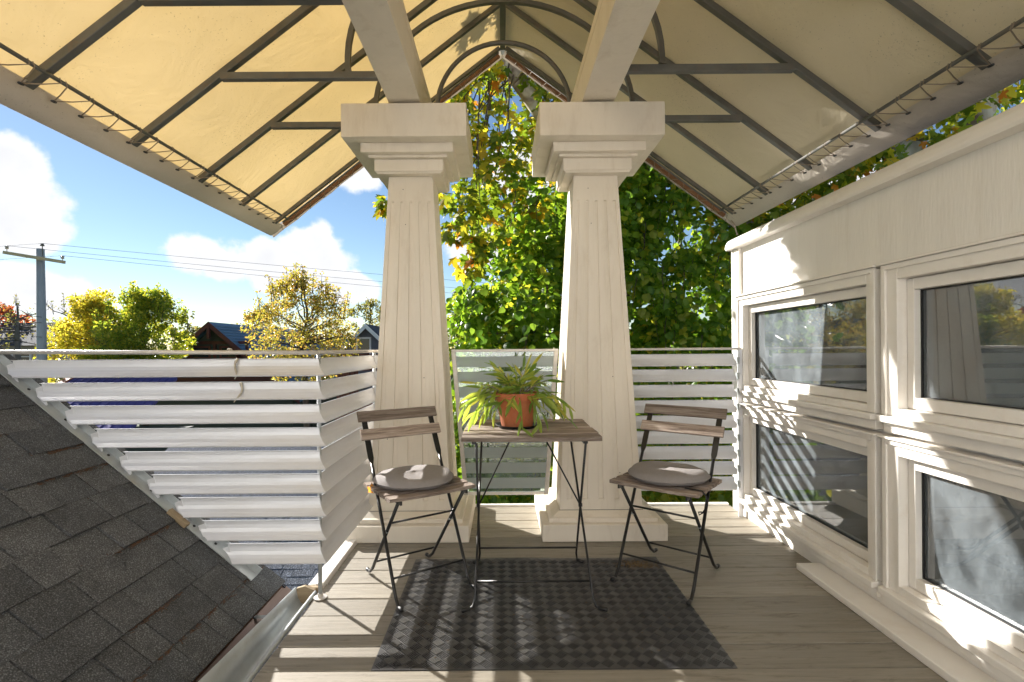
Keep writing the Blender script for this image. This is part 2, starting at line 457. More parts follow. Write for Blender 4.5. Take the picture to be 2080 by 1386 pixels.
def m_frost():
    m, nt, N, L, b = nodes('frosted_glass')
    out = N['Material Output']
    t = N.new('ShaderNodeBsdfTranslucent'); t.inputs[0].default_value = (.86, .95, .95, 1)
    b.inputs['Base Color'].default_value = (.76, .84, .84, 1); b.inputs['Roughness'].default_value = .35
    mx = N.new('ShaderNodeMixShader'); mx.inputs[0].default_value = .5
    L.new(b.outputs[0], mx.inputs[1]); L.new(t.outputs[0], mx.inputs[2])
    tr = N.new('ShaderNodeBsdfTransparent'); tr.inputs[0].default_value = (.82, .92, .9, 1)
    m2 = N.new('ShaderNodeMixShader'); m2.inputs[0].default_value = .14
    L.new(mx.outputs[0], m2.inputs[1]); L.new(tr.outputs[0], m2.inputs[2]); L.new(m2.outputs[0], out.inputs['Surface'])
    return m
M['frost'] = m_frost()
def m_darkglass():
    m, nt, N, L, b = nodes('house_window_glass')
    b.inputs['Base Color'].default_value = (.03, .04, .05, 1); b.inputs['Roughness'].default_value = .05
    b.inputs['Specular IOR Level'].default_value = .8
    return m
M['darkglass'] = m_darkglass()
M['green_siding'] = paint('green_siding', (.055, .07, .055), .7, .1, 2, bmp=.2)
M['red_trim'] = paint('red_trim', (.11, .032, .028), .6, .15, 4)
M['teal_roof'] = paint('teal_metal_roof', (.10, .19, .28), .55, .12, 2)
M['grey_siding'] = paint('grey_siding', (.19, .205, .25), .7, .06, 2)
M['bluegrey_siding'] = paint('blue_grey_siding', (.16, .18, .23), .7, .06, 2)
M['white_trim'] = paint('white_trim', (.72, .72, .70), .5, .05, 3)
M['dark_roof'] = m_shingle('dark_roof', [(.05, .055, .075), (.06, .065, .085), (.045, .05, .065)], .15)
M['purple_roof'] = paint('purple_metal_roof', (.10, .085, .27), .9, .08, 1.5)
M['brown_fence'] = m_wood('red_brown_boards', [(.3, (.13, .045, .03)), (.7, (.20, .08, .05))], 2)
M['tile_roof'] = paint('pink_tile', (.35, .22, .2), .8, .2, 6)
M['cream_siding'] = paint('cream_siding', (.5, .42, .38), .7, .08, 2)

def m_mat():
    m, nt, N, L, b = nodes('mat_rubber')
    v = coords(N, L, (1, 1, 1), False)
    n = noise(N, L, v, 6, 7, .65, .3)
    c = ramp(N, L, n.outputs['Fac'], [(.4, (.036, .036, .037)), (.62, (.046, .044, .043)), (.8, (.10, .085, .074))]).outputs[0]
    L.new(c, b.inputs['Base Color']); b.inputs['Roughness'].default_value = .36; b.inputs['Specular IOR Level'].default_value = .9
    n2 = noise(N, L, v, 300, 2); bump(N, L, b, n2.outputs['Fac'], .15, .001)
    return m
M['mat'] = m_mat()
M['mat_lit_rib'] = paint('lit_mat_rib', (.085, .083, .08), .42, .25, 7, bmp=.1)  # lighter grey paints sunlit brightness into the ribs of alternate cells

# ================================================================== SETTING
# ---------------- ground
g = MB().add([(-700, -200, -6), (700, -200, -6), (700, 1200, -6), (-700, 1200, -6)], [(0, 1, 2, 3)]).build('ground', M['grass'])
tag(g, kind='structure')

# ---------------- deck
deck = bpy.data.objects.new('deck', None); COL.objects.link(deck); tag(deck, kind='structure')
pm = {}
y = 3.452
i = 0
while y > -3.1:
    w = .0665 if i == 11 else .134
    y0 = y - w
    x0 = -.80 if y0 > 2.2 else -.812
    dz = random.uniform(-.0012, .0012)
    MB().box(x0, 1.535, y0, y, -.03 + dz, dz).build('plank', M['deck'], deck, .003)
    y = y0 - random.choice((.005, .006, .0075)); i += 1
MB().box(-.83, 1.60, -3.2, 3.44, -.22, -.045).build('substructure', M['bark'], deck)
MB().box(-.84, 1.53, 3.456, 3.485, -.20, .012).build('rim_board', M['trim'], deck, .003)
for k, (xa, xb) in enumerate(((-.868, -.838), (-.835, -.802))):
    MB().box(xa, xb, 2.285, 3.44, -.10, .02 + .004 * k).build('edge_trim', M['trim'], deck, .004)
MB().box(-.86, -.802, 2.262, 2.284, -.09, .016).build('edge_block', M['wood_new'], deck, .002)

M['white_trim'] = paint('white_trim', (.85, .85, .85), .5, .05, 3)
rw = MB().box(-6, 6, -3.32, -3.21, -.2, 7.0).build('rear_bounce_wall', M['white_trim'])  # unseen house wall, placed and sized to bounce sunlight onto the column fronts
tag(rw, kind='structure')

# ---------------- shingled roof to the left
PITCH = .838
RX, RZ = -1.096, .118
def roof_z(x): return RZ + PITCH * (RX - x)
roof = bpy.data.objects.new('roof', None); COL.objects.link(roof); tag(roof, kind='structure')
Y_RAKE = 2.30
mb = MB()
mb.add([(-.985, -.9, roof_z(-.985) - .014), (-.985, Y_RAKE - .012, roof_z(-.985) - .014), (-3.3, Y_RAKE - .012, roof_z(-3.3) - .014), (-3.3, -.9, roof_z(-3.3) - .014),
        (-.985, -.9, roof_z(-.985) - .10), (-.985, Y_RAKE - .012, roof_z(-.985) - .10), (-3.3, Y_RAKE - .012, roof_z(-3.3) - .10), (-3.3, -.9, roof_z(-3.3) - .10)],
       [(0, 1, 2, 3), (7, 6, 5, 4), (0, 4, 5, 1), (1, 5, 6, 2), (2, 6, 7, 3), (3, 7, 4, 0)])
mb.build('sheathing', M['dirt'], roof)
EXPX = .0972
sl = math.sqrt(1 + PITCH * PITCH)
shingle_cache = {}
needles = MB()
for k in range(22):
    xb = -.978 - EXPX * k                    # lower edge
    yy = Y_RAKE - (.0 if k % 2 else .11) - random.uniform(0, .05)
    first = True
    ys = Y_RAKE
    while ys > -.6:
        w = random.choice((.10, .13, .16, .19, .22, .26)) if not first else random.uniform(.08, .2)
        first = False
        ye = ys - w
        th = random.choice((.005, .0065, .0105))
        key = (round(w, 2), th)
        xt = xb - EXPX * 1.12
        up = .010 + th
        zl, zh = roof_z(xb) + .0055 + random.uniform(0, .0035), roof_z(xt) - .001
        nx, nz = PITCH / sl, 1 / sl
        d = (nx * th, nz * th)
        a = [(xb, ys - .0028, zl), (xb, ye + .0028, zl), (xt, ye + .0028, zh), (xt, ys - .0028, zh)]
        bq = [(p[0] + d[0], p[1], p[2] + d[1]) for p in a]
        MB().add(a + bq, [(0, 1, 2, 3), (7, 6, 5, 4), (0, 4, 5, 1), (1, 5, 6, 2), (2, 6, 7, 3), (3, 7, 4, 0)]).build('shingle', M['shingle'], roof)
        ys = ye
    # dry needles caught against each course
    nn = 300 if k > 0 else 0
    for q in range(nn):
        yq = random.uniform(.6, Y_RAKE - .03)
        if mnoise.noise((yq * 2.2, k * 3.1, 0)) < -.12: continue
        xq = xb + random.gauss(.003, .005); zq = roof_z(xq) + .011
        a = random.gauss(0, .5); l = random.uniform(.012, .03)
        dv = Vector((-.25 * math.sin(a), math.cos(a), .25 * PITCH * math.sin(a) + random.uniform(-.12, .12))).normalized() * l
        p = Vector((xq, yq, zq))
        needles.tube([p - dv * .5, p + dv * .5], .0013, 3, cap=False)
tag(needles.build('dry_needles', M['dirt'], roof), kind='stuff')
# flashing below the eave
MB().strip([[(-1.00, -.6, .020), (-1.00, 2.31, .020)], [(-.93, -.6, -.035), (-.93, 2.31, -.035)], [(-.895, -.6, -.055), (-.895, 2.31, -.055)]]).build('flashing', M['copper'], roof)
# rake trim
MB().add([(-.975, Y_RAKE + .004, roof_z(-.975) - .01), (-3.3, Y_RAKE + .004, roof_z(-3.3) - .01), (-3.3, Y_RAKE + .004, roof_z(-3.3) - .13), (-.975, Y_RAKE + .004, roof_z(-.975) - .13),
          (-.975, Y_RAKE - .01, roof_z(-.975) - .01), (-3.3, Y_RAKE - .01, roof_z(-3.3) - .01), (-3.3, Y_RAKE - .01, roof_z(-3.3) - .13), (-.975, Y_RAKE - .01, roof_z(-.975) - .13)],
         [(0, 1, 2, 3), (7, 6, 5, 4), (0, 4, 5, 1), (1, 5, 6, 2), (2, 6, 7, 3), (3, 7, 4, 0)]).build('rake_board', M['dark_roof'], roof)
# loose wooden block lying against the railing angle
bx = MB().box(-.05, .05, -.012, .012, 0, .022).build('wood_block', M['wood_new'], None, .002)
tag(bx, 'small raw wooden block wedged under the slanted railing foot on the shingles', 'wood block')
bx.location = (-1.365, 2.145, roof_z(-1.365) + .013); bx.rotation_euler = (0, math.atan(PITCH), 0)

# ---------------- gutter
gut = thing('gutter', 'galvanised metal gutter between the shingle roof and the deck planks', 'gutter', (-.86, 1.2, -.08))
prof = [(-.912, .055), (-.908, .056), (-.898, -.012), (-.885, -.042), (-.866, -.050), (-.846, -.042), (-.836, -.02), (-.832, .004), (-.824, .012), (-.816, .006), (-.816, -.004)]
rows = []
for yy, tw in ((-.6, .03), (.6, .03), (1.5, .025), (2.245, -.03)):
    rows.append([(x, yy, z + (tw if j < 2 else tw * .3 if j == 2 else 0)) for j, (x, z) in enumerate(prof)])
o = MB().strip(rows).build('trough', M['galv'], gut, smooth=True)
MB().add([(-.905, 2.245, .02), (-.905, 2.245, -.03), (-.87, 2.245, -.055), (-.83, 2.245, -.02), (-.825, 2.245, .012), (-.87, 2.245, .03),
          (-.905, 2.262, .02), (-.905, 2.262, -.03), (-.87, 2.262, -.055), (-.83, 2.262, -.02), (-.825, 2.262, .012), (-.87, 2.262, .03)],
         [(0, 1, 2, 3, 4, 5), (11, 10, 9, 8, 7, 6)] + [(a, (a + 1) % 6, (a + 1) % 6 + 6, a + 6) for a in range(6)]).build('end_block', M['wood_new'], gut)
MB().box(-.985, -.90, 2.02, 2.04, .008, .011).build('strap', M['galv'], gut)

# ================================================================== RAILINGS
SL_TOP = [1.029 - .0985 * k for k in range(9)]
SL_H = .083
# blade section: (inward offset, drop)
BLADE = [(.003, -.002), (0, .003), (.002, .016), (.006, .030), (.013, .043), (.023, .055), (.035, .0645), (.0415, .0685), (.0405, .0725), (.0355, .0735)]
def slat(name, parent, za, fn, th=.0035):
    mb = MB()
    front = [[(x, y, za - dr) for x, y in fn(off)] for off, dr in BLADE]
    back = [[(x, y, za - dr) for x, y in fn(off - th)] for off, dr in BLADE]
    m = len(front[0])
    loop = front + back[::-1]
    mb.strip([[r[k] for r in loop] for k in range(m)], closed=True)
    n = len(loop)
    mb.f.append(tuple(range(n))); mb.f.append(tuple((m - 1) * n + k for k in reversed(range(n))))
    return mb.build(name, M['slat'], parent, smooth=False)

lr = thing('louvered_railing', 'white metal louvered railing on the left, stepping down along the shingle roof', 'railing', (-.78, 2.187, 0))
YF, XS, YC2 = 2.187, -.78, 3.13
XL = [-2.098, -1.975, -1.85, -1.742, -1.620, -1.502, -1.385, -1.285, -1.185]
for k, za in enumerate(SL_TOP):
    def f1(o, k=k): return [(XL[k] + (.012 if o < .003 else 0) + (.03 if o > .03 else .012 if o > .02 else 0) + o * .4, YF - o), (XS + o, YF - o)]
    slat('slat', lr, za, f1)
    def f2(o): return [(XS + o, YF - o + .002), (XS + o, YC2 - o)]
    slat('slat', lr, za, f2)
    def f3(o): return [(XS + o + .002, YC2 - o), (-.60, YC2 - o)]
    slat('slat', lr, za, f3)
    # end tab riveted to the slanted foot
    MB().add([(XL[k] - .012, YF - .004, za - .02), (XL[k] + .018, YF - .004, za - .01), (XL[k] + .05, YF - .018, za - .09), (XL[k] + .02, YF - .018, za - .105),
              (XL[k] - .012, YF, za - .02), (XL[k] + .018, YF, za - .01), (XL[k] + .05, YF - .014, za - .09), (XL[k] + .02, YF - .014, za - .105)],
             [(0, 1, 2, 3), (7, 6, 5, 4), (0, 4, 5, 1), (1, 5, 6, 2), (2, 6, 7, 3), (3, 7, 4, 0)]).build('end_tab', M['slat'], lr)
MB().tube([(-2.6, YF, 1.069), (XS, YF, 1.055), (XS, YF, 1.055)][:2], .0088, 10).build('top_rail', M['rail'], lr, smooth=True)
MB().tube([(XS, YF - .004, 1.055), (XS, YC2, 1.055), (-.60, YC2, 1.055)], .0088, 10).build('top_rail', M['rail'], lr, smooth=True)
MB().tube([(XS - .004, YF + .012, .004), (XS - .004, YF + .012, 1.05)], .0085, 10).build('post', M['galv'], lr, smooth=True)
MB().lathe([(0, 0), (.028, 0), (.028, .004), (.012, .006), (.011, .02), (0, .02)], (XS - .004, YF + .012, .0015), 16).build('post_foot', M['rail'], lr)
MB().tube([(XS, YC2 + .012, .004), (XS, YC2 + .012, 1.05)], .0085, 10).build('post', M['galv'], lr, smooth=True)
# slanted angle bar that carries the left ends
e0, e1 = Vector((-1.055, YF - .03, roof_z(-1.055) + .016)), Vector((-2.35, YF - .03, roof_z(-2.35) + .016))
n = Vector((PITCH, 0, 1)).normalized()
mb = MB()
for (a, b2, c, d2) in (((-.012, 0), (.045, 0), (.045, .004), (-.012, .004)), ((.041, .004), (.045, .004), (.045, .034), (.041, .034))):
    q = [e + Vector((0, yy, 0)) + n * zz for e in (e0, e1) for yy, zz in (a, b2, c, d2)]
    mb.add(q, [(0, 1, 2, 3), (7, 6, 5, 4), (0, 4, 5, 1), (1, 5, 6, 2), (2, 6, 7, 3), (3, 7, 4, 0)])
mb.build('slanted_foot', M['galv'], lr)
for t in (.13, .2, .34, .48, .62, .74, .86):
    p = e0.lerp(e1, t) + n * .0052 + Vector((0, .02, 0))
    b_ = MB().lathe([(0, .0), (.006, .0), (.006, .0025), (0, .003)], (0, 0, 0), 8).build('bolt_hole', M['rubber_black'], lr)
    b_.matrix_parent_inverse = Matrix.Identity(4); b_.parent = lr
    b_.location = p - lr.location; b_.rotation_euler = (0, math.atan(PITCH), 0)
# dried drips on the upper slats
for xx, z0, l in ((-1.118, 1.031, .085), (-1.105, .928, .08)):
    pts = [(xx + .010 * math.sin(t * 5 + z0 * 40) - .008 * t, YF - .006 - .034 * t, z0 - l * t) for t in np.linspace(0, 1, 9)]
    MB().tube(pts, [.006, .0055, .004, .0045, .0035, .004, .003, .003, .0015], 6).build('drip_stain', M['dropping'], lr, smooth=True)
MB().sphere((-1.16, YF, 1.07), (.012, .010, .006)).build('drip_stain', M['dropping'], lr, smooth=True)

rr_ = thing('louvered_railing', 'grey louvered railing between the right column and the windowed wall', 'railing', (1.1, 3.2, 0))
YR = 3.215
for k in range(9):
    za = 1.022 - .0965 * k
    def f4(o): return [(.66, YR - o), (1.468 + (.0 if .008 < o < .03 else -.010), YR - o)]
    slat('slat', rr_, za, f4)
    MB().box(1.474, 1.483, YR - .035, YR + .01, za - .060, za - .02).build('end_clip', M['galv'], rr_)
MB().box(.66, 1.505, YR - .012, YR + .014, 1.048, 1.062).build('top_rail', M['rail'], rr_, .003)
MB().box(1.484, 1.512, YR - .004, YR + .006, .0, 1.047).build('end_plate', M['slat'], rr_, .001)

gp = thing('glass_panel', 'framed glass railing panel with frosted bands between the two columns', 'glass panel', (.03, 3.16, 0))
YG = 3.16
GT, GB = 1.05, .165
def gx(z, side):
    t = (z - GB) / (GT - GB)
    return (-.236 - .072 * t) if side < 0 else (.285 + .066 * t)
def quadbar(mb, pts, yd):
    v = [(x, YG - yd, z) for x, z in pts] + [(x, YG + yd, z) for x, z in pts]
    return mb.add(v, [(0, 1, 2, 3), (7, 6, 5, 4), (0, 4, 5, 1), (1, 5, 6, 2), (2, 6, 7, 3), (3, 7, 4, 0)])
for s in (-1, 1):
    w = .026 * s
    quadbar(MB(), [(gx(GB, s), GB), (gx(GB, s) - w, GB), (gx(GT, s) - w, GT), (gx(GT, s), GT)], .012).build('frame_stile', M['rail'], gp, .002)
quadbar(MB(), [(gx(GT, -1), GT - .004), (gx(GT, -1), GT + .012), (gx(GT, 1), GT + .012), (gx(GT, 1), GT - .004)], .014).build('frame_rail', M['rail'], gp, .002)
quadbar(MB(), [(gx(GB, -1) + .026, GB), (gx(GB, -1) + .026, GB + .018), (gx(GB, 1) - .026, GB + .018), (gx(GB, 1) - .026, GB)], .010).build('frame_rail', M['trim'], gp, .002)
quadbar(MB(), [(gx(GB, -1) + .024, GB + .016), (gx(GT, -1) + .024, GT - .004), (gx(GT, 1) - .024, GT - .004), (gx(GB, 1) - .024, GB + .016)], .003).build('pane', M['rail_glass'], gp)
for k in range(9):
    z1 = 1.018 - .0935 * k; z0 = z1 - .0655
    v = [(gx(z0, -1) + .027, YG - .0042, z0), (gx(z0, 1) - .027, YG - .0042, z0), (gx(z1, 1) - .027, YG - .0042, z1), (gx(z1, -1) + .027, YG - .0042, z1)]
    MB().add(v, [(0, 1, 2, 3)]).build('frosted_band', M['frost'], gp)

# ================================================================== COLUMNS
def column(cx, cy, label):
    t = thing('column', label, 'column', (cx, cy, 0), 'tapered porch columns')
    MB().box(cx - .345, cx + .345, cy - .345, cy + .345, .0, .093).build('plinth', M['cream'], t, .005)
    MB().box(cx - .306, cx + .306, cy - .306, cy + .306, .093, .118).build('base_tier', M['cream'], t, .004)
    MB().frustum(cx, cy, .285, .118, .243, .142).build('base_cove', M['cream'], t, .002)
    ztop = 2.085
    def hw(z): return .236 + (.129 - .236) * (z - .142) / (ztop - .142)
    def ring(z, depth):
        h = hw(z); pts = []
        gp_ = []
        for q in (-.78, -.39, 0, .39, .78): gp_ += [(q - .066, 0), (q - .054, 1), (q + .054, 1), (q + .066, 0)]
        prof = [(-1, 0)] + gp_
        for sx in range(4):
            c, s_ = ((1, 0), (0, 1), (-1, 0), (0, -1))[sx]
            for u, dd in prof:
                a, b = u * h, -(h - dd * depth)
                pts.append((cx + c * a - s_ * b, cy + s_ * a + c * b, z))
        return pts
    zs = [(.142, 0), (.20, 0), (.206, .0085), (1.932, .0065), (1.938, 0), (ztop, 0)]
    mb = MB()
    rows = [ring(z, d) for z, d in zs]
    mb.strip(rows, closed=True)
    mb.build('shaft', M['cream'], t)
    for dx, z in ((-.045, 2.01), (-.03, 1.80), (.08, .9), (-.13, .55), (.11, .35)):
        MB().sphere((cx + dx, cy - hw(z) + .0005, z), .003, 6, 4).build('nail_head', M['bark'], t)
    MB().box(cx - .24, cx + .238, cy - .2395, cy - .235, .1405, .1435).build('caulk_crack', M['bark'], t)
    MB().frustum(cx, cy, .185, 2.085, .192, 2.096).build('capital_tier', M['cream'], t, .002)
    MB().box(cx - .198, cx + .198, cy - .198, cy + .198, 2.096, 2.165).build('capital_tier', M['cream'], t, .003)
    MB().box(cx - .225, cx + .225, cy - .225, cy + .225, 2.165, 2.182).build('capital_tier', M['cream'], t, .003)
    MB().box(cx - .262, cx + .262, cy - .262, cy + .262, 2.182, 2.236).build('capital_tier', M['cream'], t, .003)
    MB().box(cx - .345, cx + .345, cy - .345, cy + .345, 2.236, 2.42).build('abacus', M['cream'], t, .004)
    MB().box(cx - .095, cx + .095, cy - .30, cy + .30, 2.42, 2.432).build('bearing_plate', M['black_steel'], t)
    return t
CY = 3.158
column(-.528, CY, 'fluted cream column on the left, behind the chair with the sunlit cushion')
column(.565, CY, 'fluted cream column on the right, behind the right end of the table')
def beam(x0, x1, label, inner):
    t = thing('beam', label, 'beam', ((x0 + x1) / 2, 1.2, 2.43), 'canopy beams')
    MB().box(x0, x1, -.7, 3.46, 2.432, 2.60).build('beam_board', M['cream'], t, .003)
    MB().box(x0 + .004, x1 - .004, -.7, 3.455, 2.60, 2.606).build('shadow_gap', M['rubber_black'], t)
    MB().box(x0, x1, -.7, 3.46, 2.606, 2.66).build('top_board', M['cream'], t, .003)
beam(-.615, -.437, 'cream boxed beam running overhead from the left column', 1)
beam(.458, .636, 'cream boxed beam running overhead from the right column', -1)

# ================================================================== WINDOWED WALL (right)
wl = thing('house_wall', 'cream painted house wall with four wide windows right of the deck', 'wall', (1.56, 1.5, 0))
XW = 1.556
def wpanel(name, y0, y1, z0, z1, x0=XW, x1=1.60, mat='wall', bv=.002): return MB().box(x0, x1, y0, y1, z0, z1).build(name, M[mat], wl, bv)
wpanel('wall_panel', -3.2, 3.395, 1.35, 1.705)
wpanel('wall_panel', -3.2, 3.395, .66, .815)
wpanel('wall_panel', -3.2, 3.395, -.15, .165)
wpanel('wall_panel', 3.215, 3.395, .166, .659); wpanel('wall_panel', 3.215, 3.395, .816, 1.349)
wpanel('wall_panel', 1.99, 2.10, .166, .659); wpanel('wall_panel', 1.99, 2.10, .816, 1.349)
wpanel('wall_panel', -3.2, .85, .166, .659); wpanel('wall_panel', -3.2, .85, .816, 1.349)
wpanel('corner_board', 3.30, 3.402, -.15, 1.703, 1.532, 1.555, 'trim')
wpanel('end_wall', 3.396, 3.42, -.3, 1.70, 1.5565, 4.2, 'wall')
wpanel('base_board', -3.2, 3.30, -.05, .088, 1.526, 1.5552, 'trim', .003)
wpanel('base_board', -3.2, 3.30, .0885, .104, 1.518, 1.5552, 'trim', .003)
wpanel('ledge', -3.2, 2.452, .001, .031, 1.405, 1.5255, 'trim', .004)
# rounded cap
pr = [(1.600, 1.704), (1.500, 1.704), (1.494, 1.714), (1.494, 1.722), (1.500, 1.745), (1.512, 1.764), (1.535, 1.778), (1.57, 1.785), (1.78, 1.80), (1.78, 1.704)]
mb = MB().strip([[(x, yy, z) for x, z in pr] for yy in (-3.2, 3.41)], closed=True)
mb.f.append(tuple(range(len(pr)))); mb.f.append(tuple(len(pr) + k for k in reversed(range(len(pr)))))
mb.build('cap', M['trim'], wl)
MB().box(1.75, 4.2, -3.2, 3.42, 1.74, 1.79).build('flat_roof', M['dark_roof'], wl)
def window(y0, y1, z0, z1, nm):
    """casing outer y0..y1 (near..far), z0..z1"""
    xo, xb = 1.512, 1.5555
    c = .055
    oy0, oy1, oz0, oz1 = y0 + c, y1 - c - .012, z0 + .03, z1 - c
    mb = MB()
    mb.box(xo, xb, y0, oy0, z0, z1); mb.box(xo, xb, oy1, y1, z0, z1)
    mb.box(xo, xb, oy0 + .0005, oy1 - .0005, oz1, z1); mb.box(xo, xb, oy0 + .0005, oy1 - .0005, z0, oz0)
    w = mb.build('window', M['trim'], wl, .002)
    def part(name, m_, a, bv=.0): return a.build(name, m_, w, bv)
    # stepped back-band of the casing
    bb = MB(); xx = xo - .010
    bb.box(xx, xo - .0005, y0 - .004, y0 + .018, z0, z1 + .004); bb.box(xx, xo - .0005, y1 - .018, y1 + .004, z0, z1 + .004)
    bb.box(xx, xo - .0005, y0 + .0185, y1 - .0185, z1 - .016, z1 + .004)
    part('back_band', M['trim'], bb, .002)
    part('drip_cap', M['trim'], MB().box(xo - .022, xb, y0 - .012, y1 + .012, z1 + .005, z1 + .014), .002)
    part('sill', M['trim'], MB().box(xo - .030, xb + .02, y0 - .006, y1 + .006, z0 - .026, z0 - .001), .004)
    part('apron', M['trim'], MB().box(xo - .004, xb, y0, y1, z0 - .066, z0 - .027), .002)
    # reveal lining and sash
    rv = MB()
    rv.box(xb + .0005, 1.625, oy0 - .012, oy0, oz0 - .012, oz1 + .012); rv.box(xb + .0005, 1.625, oy1, oy1 + .012, oz0 - .012, oz1 + .012)
    rv.box(xb + .0005, 1.625, oy0 + .0005, oy1 - .0005, oz1, oz1 + .012); rv.box(xb + .0005, 1.625, oy0 + .0005, oy1 - .0005, oz0 - .012, oz0)
    part('reveal', M['trim'], rv)
    sx0, sx1 = 1.548, 1.598
    st, sb, ss = .046, .046, .036
    sa = MB()
    g_ = .003
    sa.box(sx0, sx1, oy0 + g_, oy0 + ss, oz0 + g_, oz1 - g_); sa.box(sx0, sx1, oy1 - ss, oy1 - g_, oz0 + g_, oz1 - g_)
    sa.box(sx0, sx1, oy0 + ss + .0004, oy1 - ss - .0004, oz1 - st, oz1 - g_); sa.box(sx0, sx1, oy0 + ss + .0004, oy1 - ss - .0004, oz0 + g_, oz0 + sb)
    part('sash', M['trim'], sa, .003)
    gk = MB(); a0, a1, b0, b1 = oy0 + ss, oy1 - ss, oz0 + sb, oz1 - st; t = .005
    gk.box(1.572, 1.58, a0 + .0004, a0 + t, b0, b1); gk.box(1.572, 1.58, a1 - t, a1 - .0004, b0, b1)
    gk.box(1.572, 1.58, a0 + t, a1 - t, b1 - t, b1 - .0004); gk.box(1.572, 1.58, a0 + t, a1 - t, b0 + .0004, b0 + t)
    part('gasket', M['rubber_black'], gk)
    part('pane', M['pane'], MB().box(1.5815, 1.5855, a0 - .005, a1 + .005, b0 - .005, b1 + .005))
    return w
window(2.065, 3.270, .795, 1.378, 'a')
window(.86, 2.022, .795, 1.378, 'b')
window(2.065, 3.270, .118, .700, 'c')
window(.86, 2.022, .118, .700, 'd')
# room behind the glass
rm = MB()
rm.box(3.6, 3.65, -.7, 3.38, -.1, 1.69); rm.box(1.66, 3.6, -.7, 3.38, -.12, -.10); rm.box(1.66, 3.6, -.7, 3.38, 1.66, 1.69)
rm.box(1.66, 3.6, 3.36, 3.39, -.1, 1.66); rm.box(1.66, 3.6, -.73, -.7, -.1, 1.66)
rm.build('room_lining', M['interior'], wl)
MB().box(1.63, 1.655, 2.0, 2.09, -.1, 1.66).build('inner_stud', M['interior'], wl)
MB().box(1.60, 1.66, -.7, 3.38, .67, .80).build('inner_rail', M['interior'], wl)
def curtain(y0, y1, z0, z1, label, x=1.69):
    n = int((y1 - y0) / .008)
    rows = []
    for j, z in enumerate(np.linspace(z1, z0, 9)):
        pinch = 1 - .12 * math.sin(j / 8 * math.pi)
        ym = (y0 + y1) / 2
        rows.append([(x + .018 * math.sin(k * .95 + .3 * math.sin(j * .7)) + .006 * math.sin(k * .37 + j), ym + (y0 + (y1 - y0) * k / n - ym) * pinch, z) for k in range(n + 1)])
    o = MB().strip(rows).build('curtain', M['curtain'], None, smooth=True)
    tag(o, label, 'curtain', 'window curtains')
    sm = o.modifiers.new('thickness', 'SOLIDIFY'); sm.thickness = .002
curtain(1.56, 1.98, .70, 1.5, 'beige curtain hanging behind the upper near window pane')
curtain(1.66, 1.98, -.09, .66, 'beige curtain hanging behind the lower near window pane')

# ================================================================== CANOPY
cp = thing('canopy', 'gabled canvas canopy laced onto a dark steel frame overhead', 'canopy', (.035, 2.5, 2.4))
RIDGE_X, RIDGE_Z = .029, 3.57  # canopy coordinates: first estimate shrunk about the camera, baked in as plain numbers
EL, EZL = -1.775, 2.172
ER, EZR = 1.841, 2.222
YFAR, YNEAR = 4.23, -.62
FRY = [3.69, 3.17, 2.60, 2.02, 1.44, .87, .29, -.28]
def sl_pt(side, t, y, off=0):
    """point on a slope: t=0 ridge, t=1 eave bar; off = distance above the bars"""
    ex, ez = (EL, EZL) if side < 0 else (ER, EZR)
    dx, dz = ex - RIDGE_X, ez - RIDGE_Z
    l = math.hypot(dx, dz)
    nx, nz = (-dz / l * (1 if dx > 0 else -1), abs(dx) / l)
    if side < 0: nx = -abs(nx)
    else: nx = abs(nx)
    return Vector((RIDGE_X + dx * t + nx * off, y, RIDGE_Z + dz * t + nz * off))
MB().box(RIDGE_X - .022, RIDGE_X + .022, YNEAR, YFAR + .025, RIDGE_Z - .025, RIDGE_Z + .023).build('ridge_bar', M['frame_steel'], cp, .004)
for y in FRY + [YFAR]:
    for s in (-1, 1):
        w = .034 if y != YFAR else .028
        a, b = sl_pt(s, .015, y), sl_pt(s, 1.045, y, .012)
        MB().bar(a, b, w, (0, 1, 0)).build('rafter', M['frame_steel'], cp, .003)
TZ = 2.454
def slope_x(s, z):
    ex, ez = (EL, EZL) if s < 0 else (ER, EZR)
    return RIDGE_X + (ex - RIDGE_X) * (RIDGE_Z - z) / (RIDGE_Z - ez)
for y in FRY[1:]:
    for s in (-1, 1):
        z = TZ if s < 0 else TZ + .025
        xi = -.6155 if s < 0 else .6365
        MB().bar((slope_x(s, z), y, z), (xi, y, z), .036, (0, 0, 1)).build('tie_bar', M['frame_steel'], cp, .003)
    # half-elliptical arch rising from the ties
    ax, bz, z0 = .797, .68, 2.537
    pts = [(RIDGE_X - ax + .004, y, TZ + .02), (RIDGE_X - ax, y, 2.50)] + [(RIDGE_X - ax * math.cos(t), y, z0 + bz * math.sin(t)) for t in np.linspace(0.02, math.pi - .02, 33)] + [(RIDGE_X + ax, y, 2.52), (RIDGE_X + ax - .004, y, TZ + .05)]
    MB().tube(pts, .0185, 4, R(45), (0, 1, 0)).build('arch', M['frame_steel'], cp)
# small hoop between the two beams, over the columns
pts = [(RIDGE_X - .452, 3.475, 2.45), (RIDGE_X - .452, 3.475, 2.6)] + [(RIDGE_X - .452 * math.cos(t), 3.475, 2.69 + .452 * math.sin(t)) for t in np.linspace(.0, math.pi, 33)] + [(RIDGE_X + .452, 3.475, 2.6), (RIDGE_X + .452, 3.475, 2.45)]
MB().tube(pts, .0165, 8, 0, (0, 1, 0)).build('arch', M['frame_steel'], cp, smooth=True)
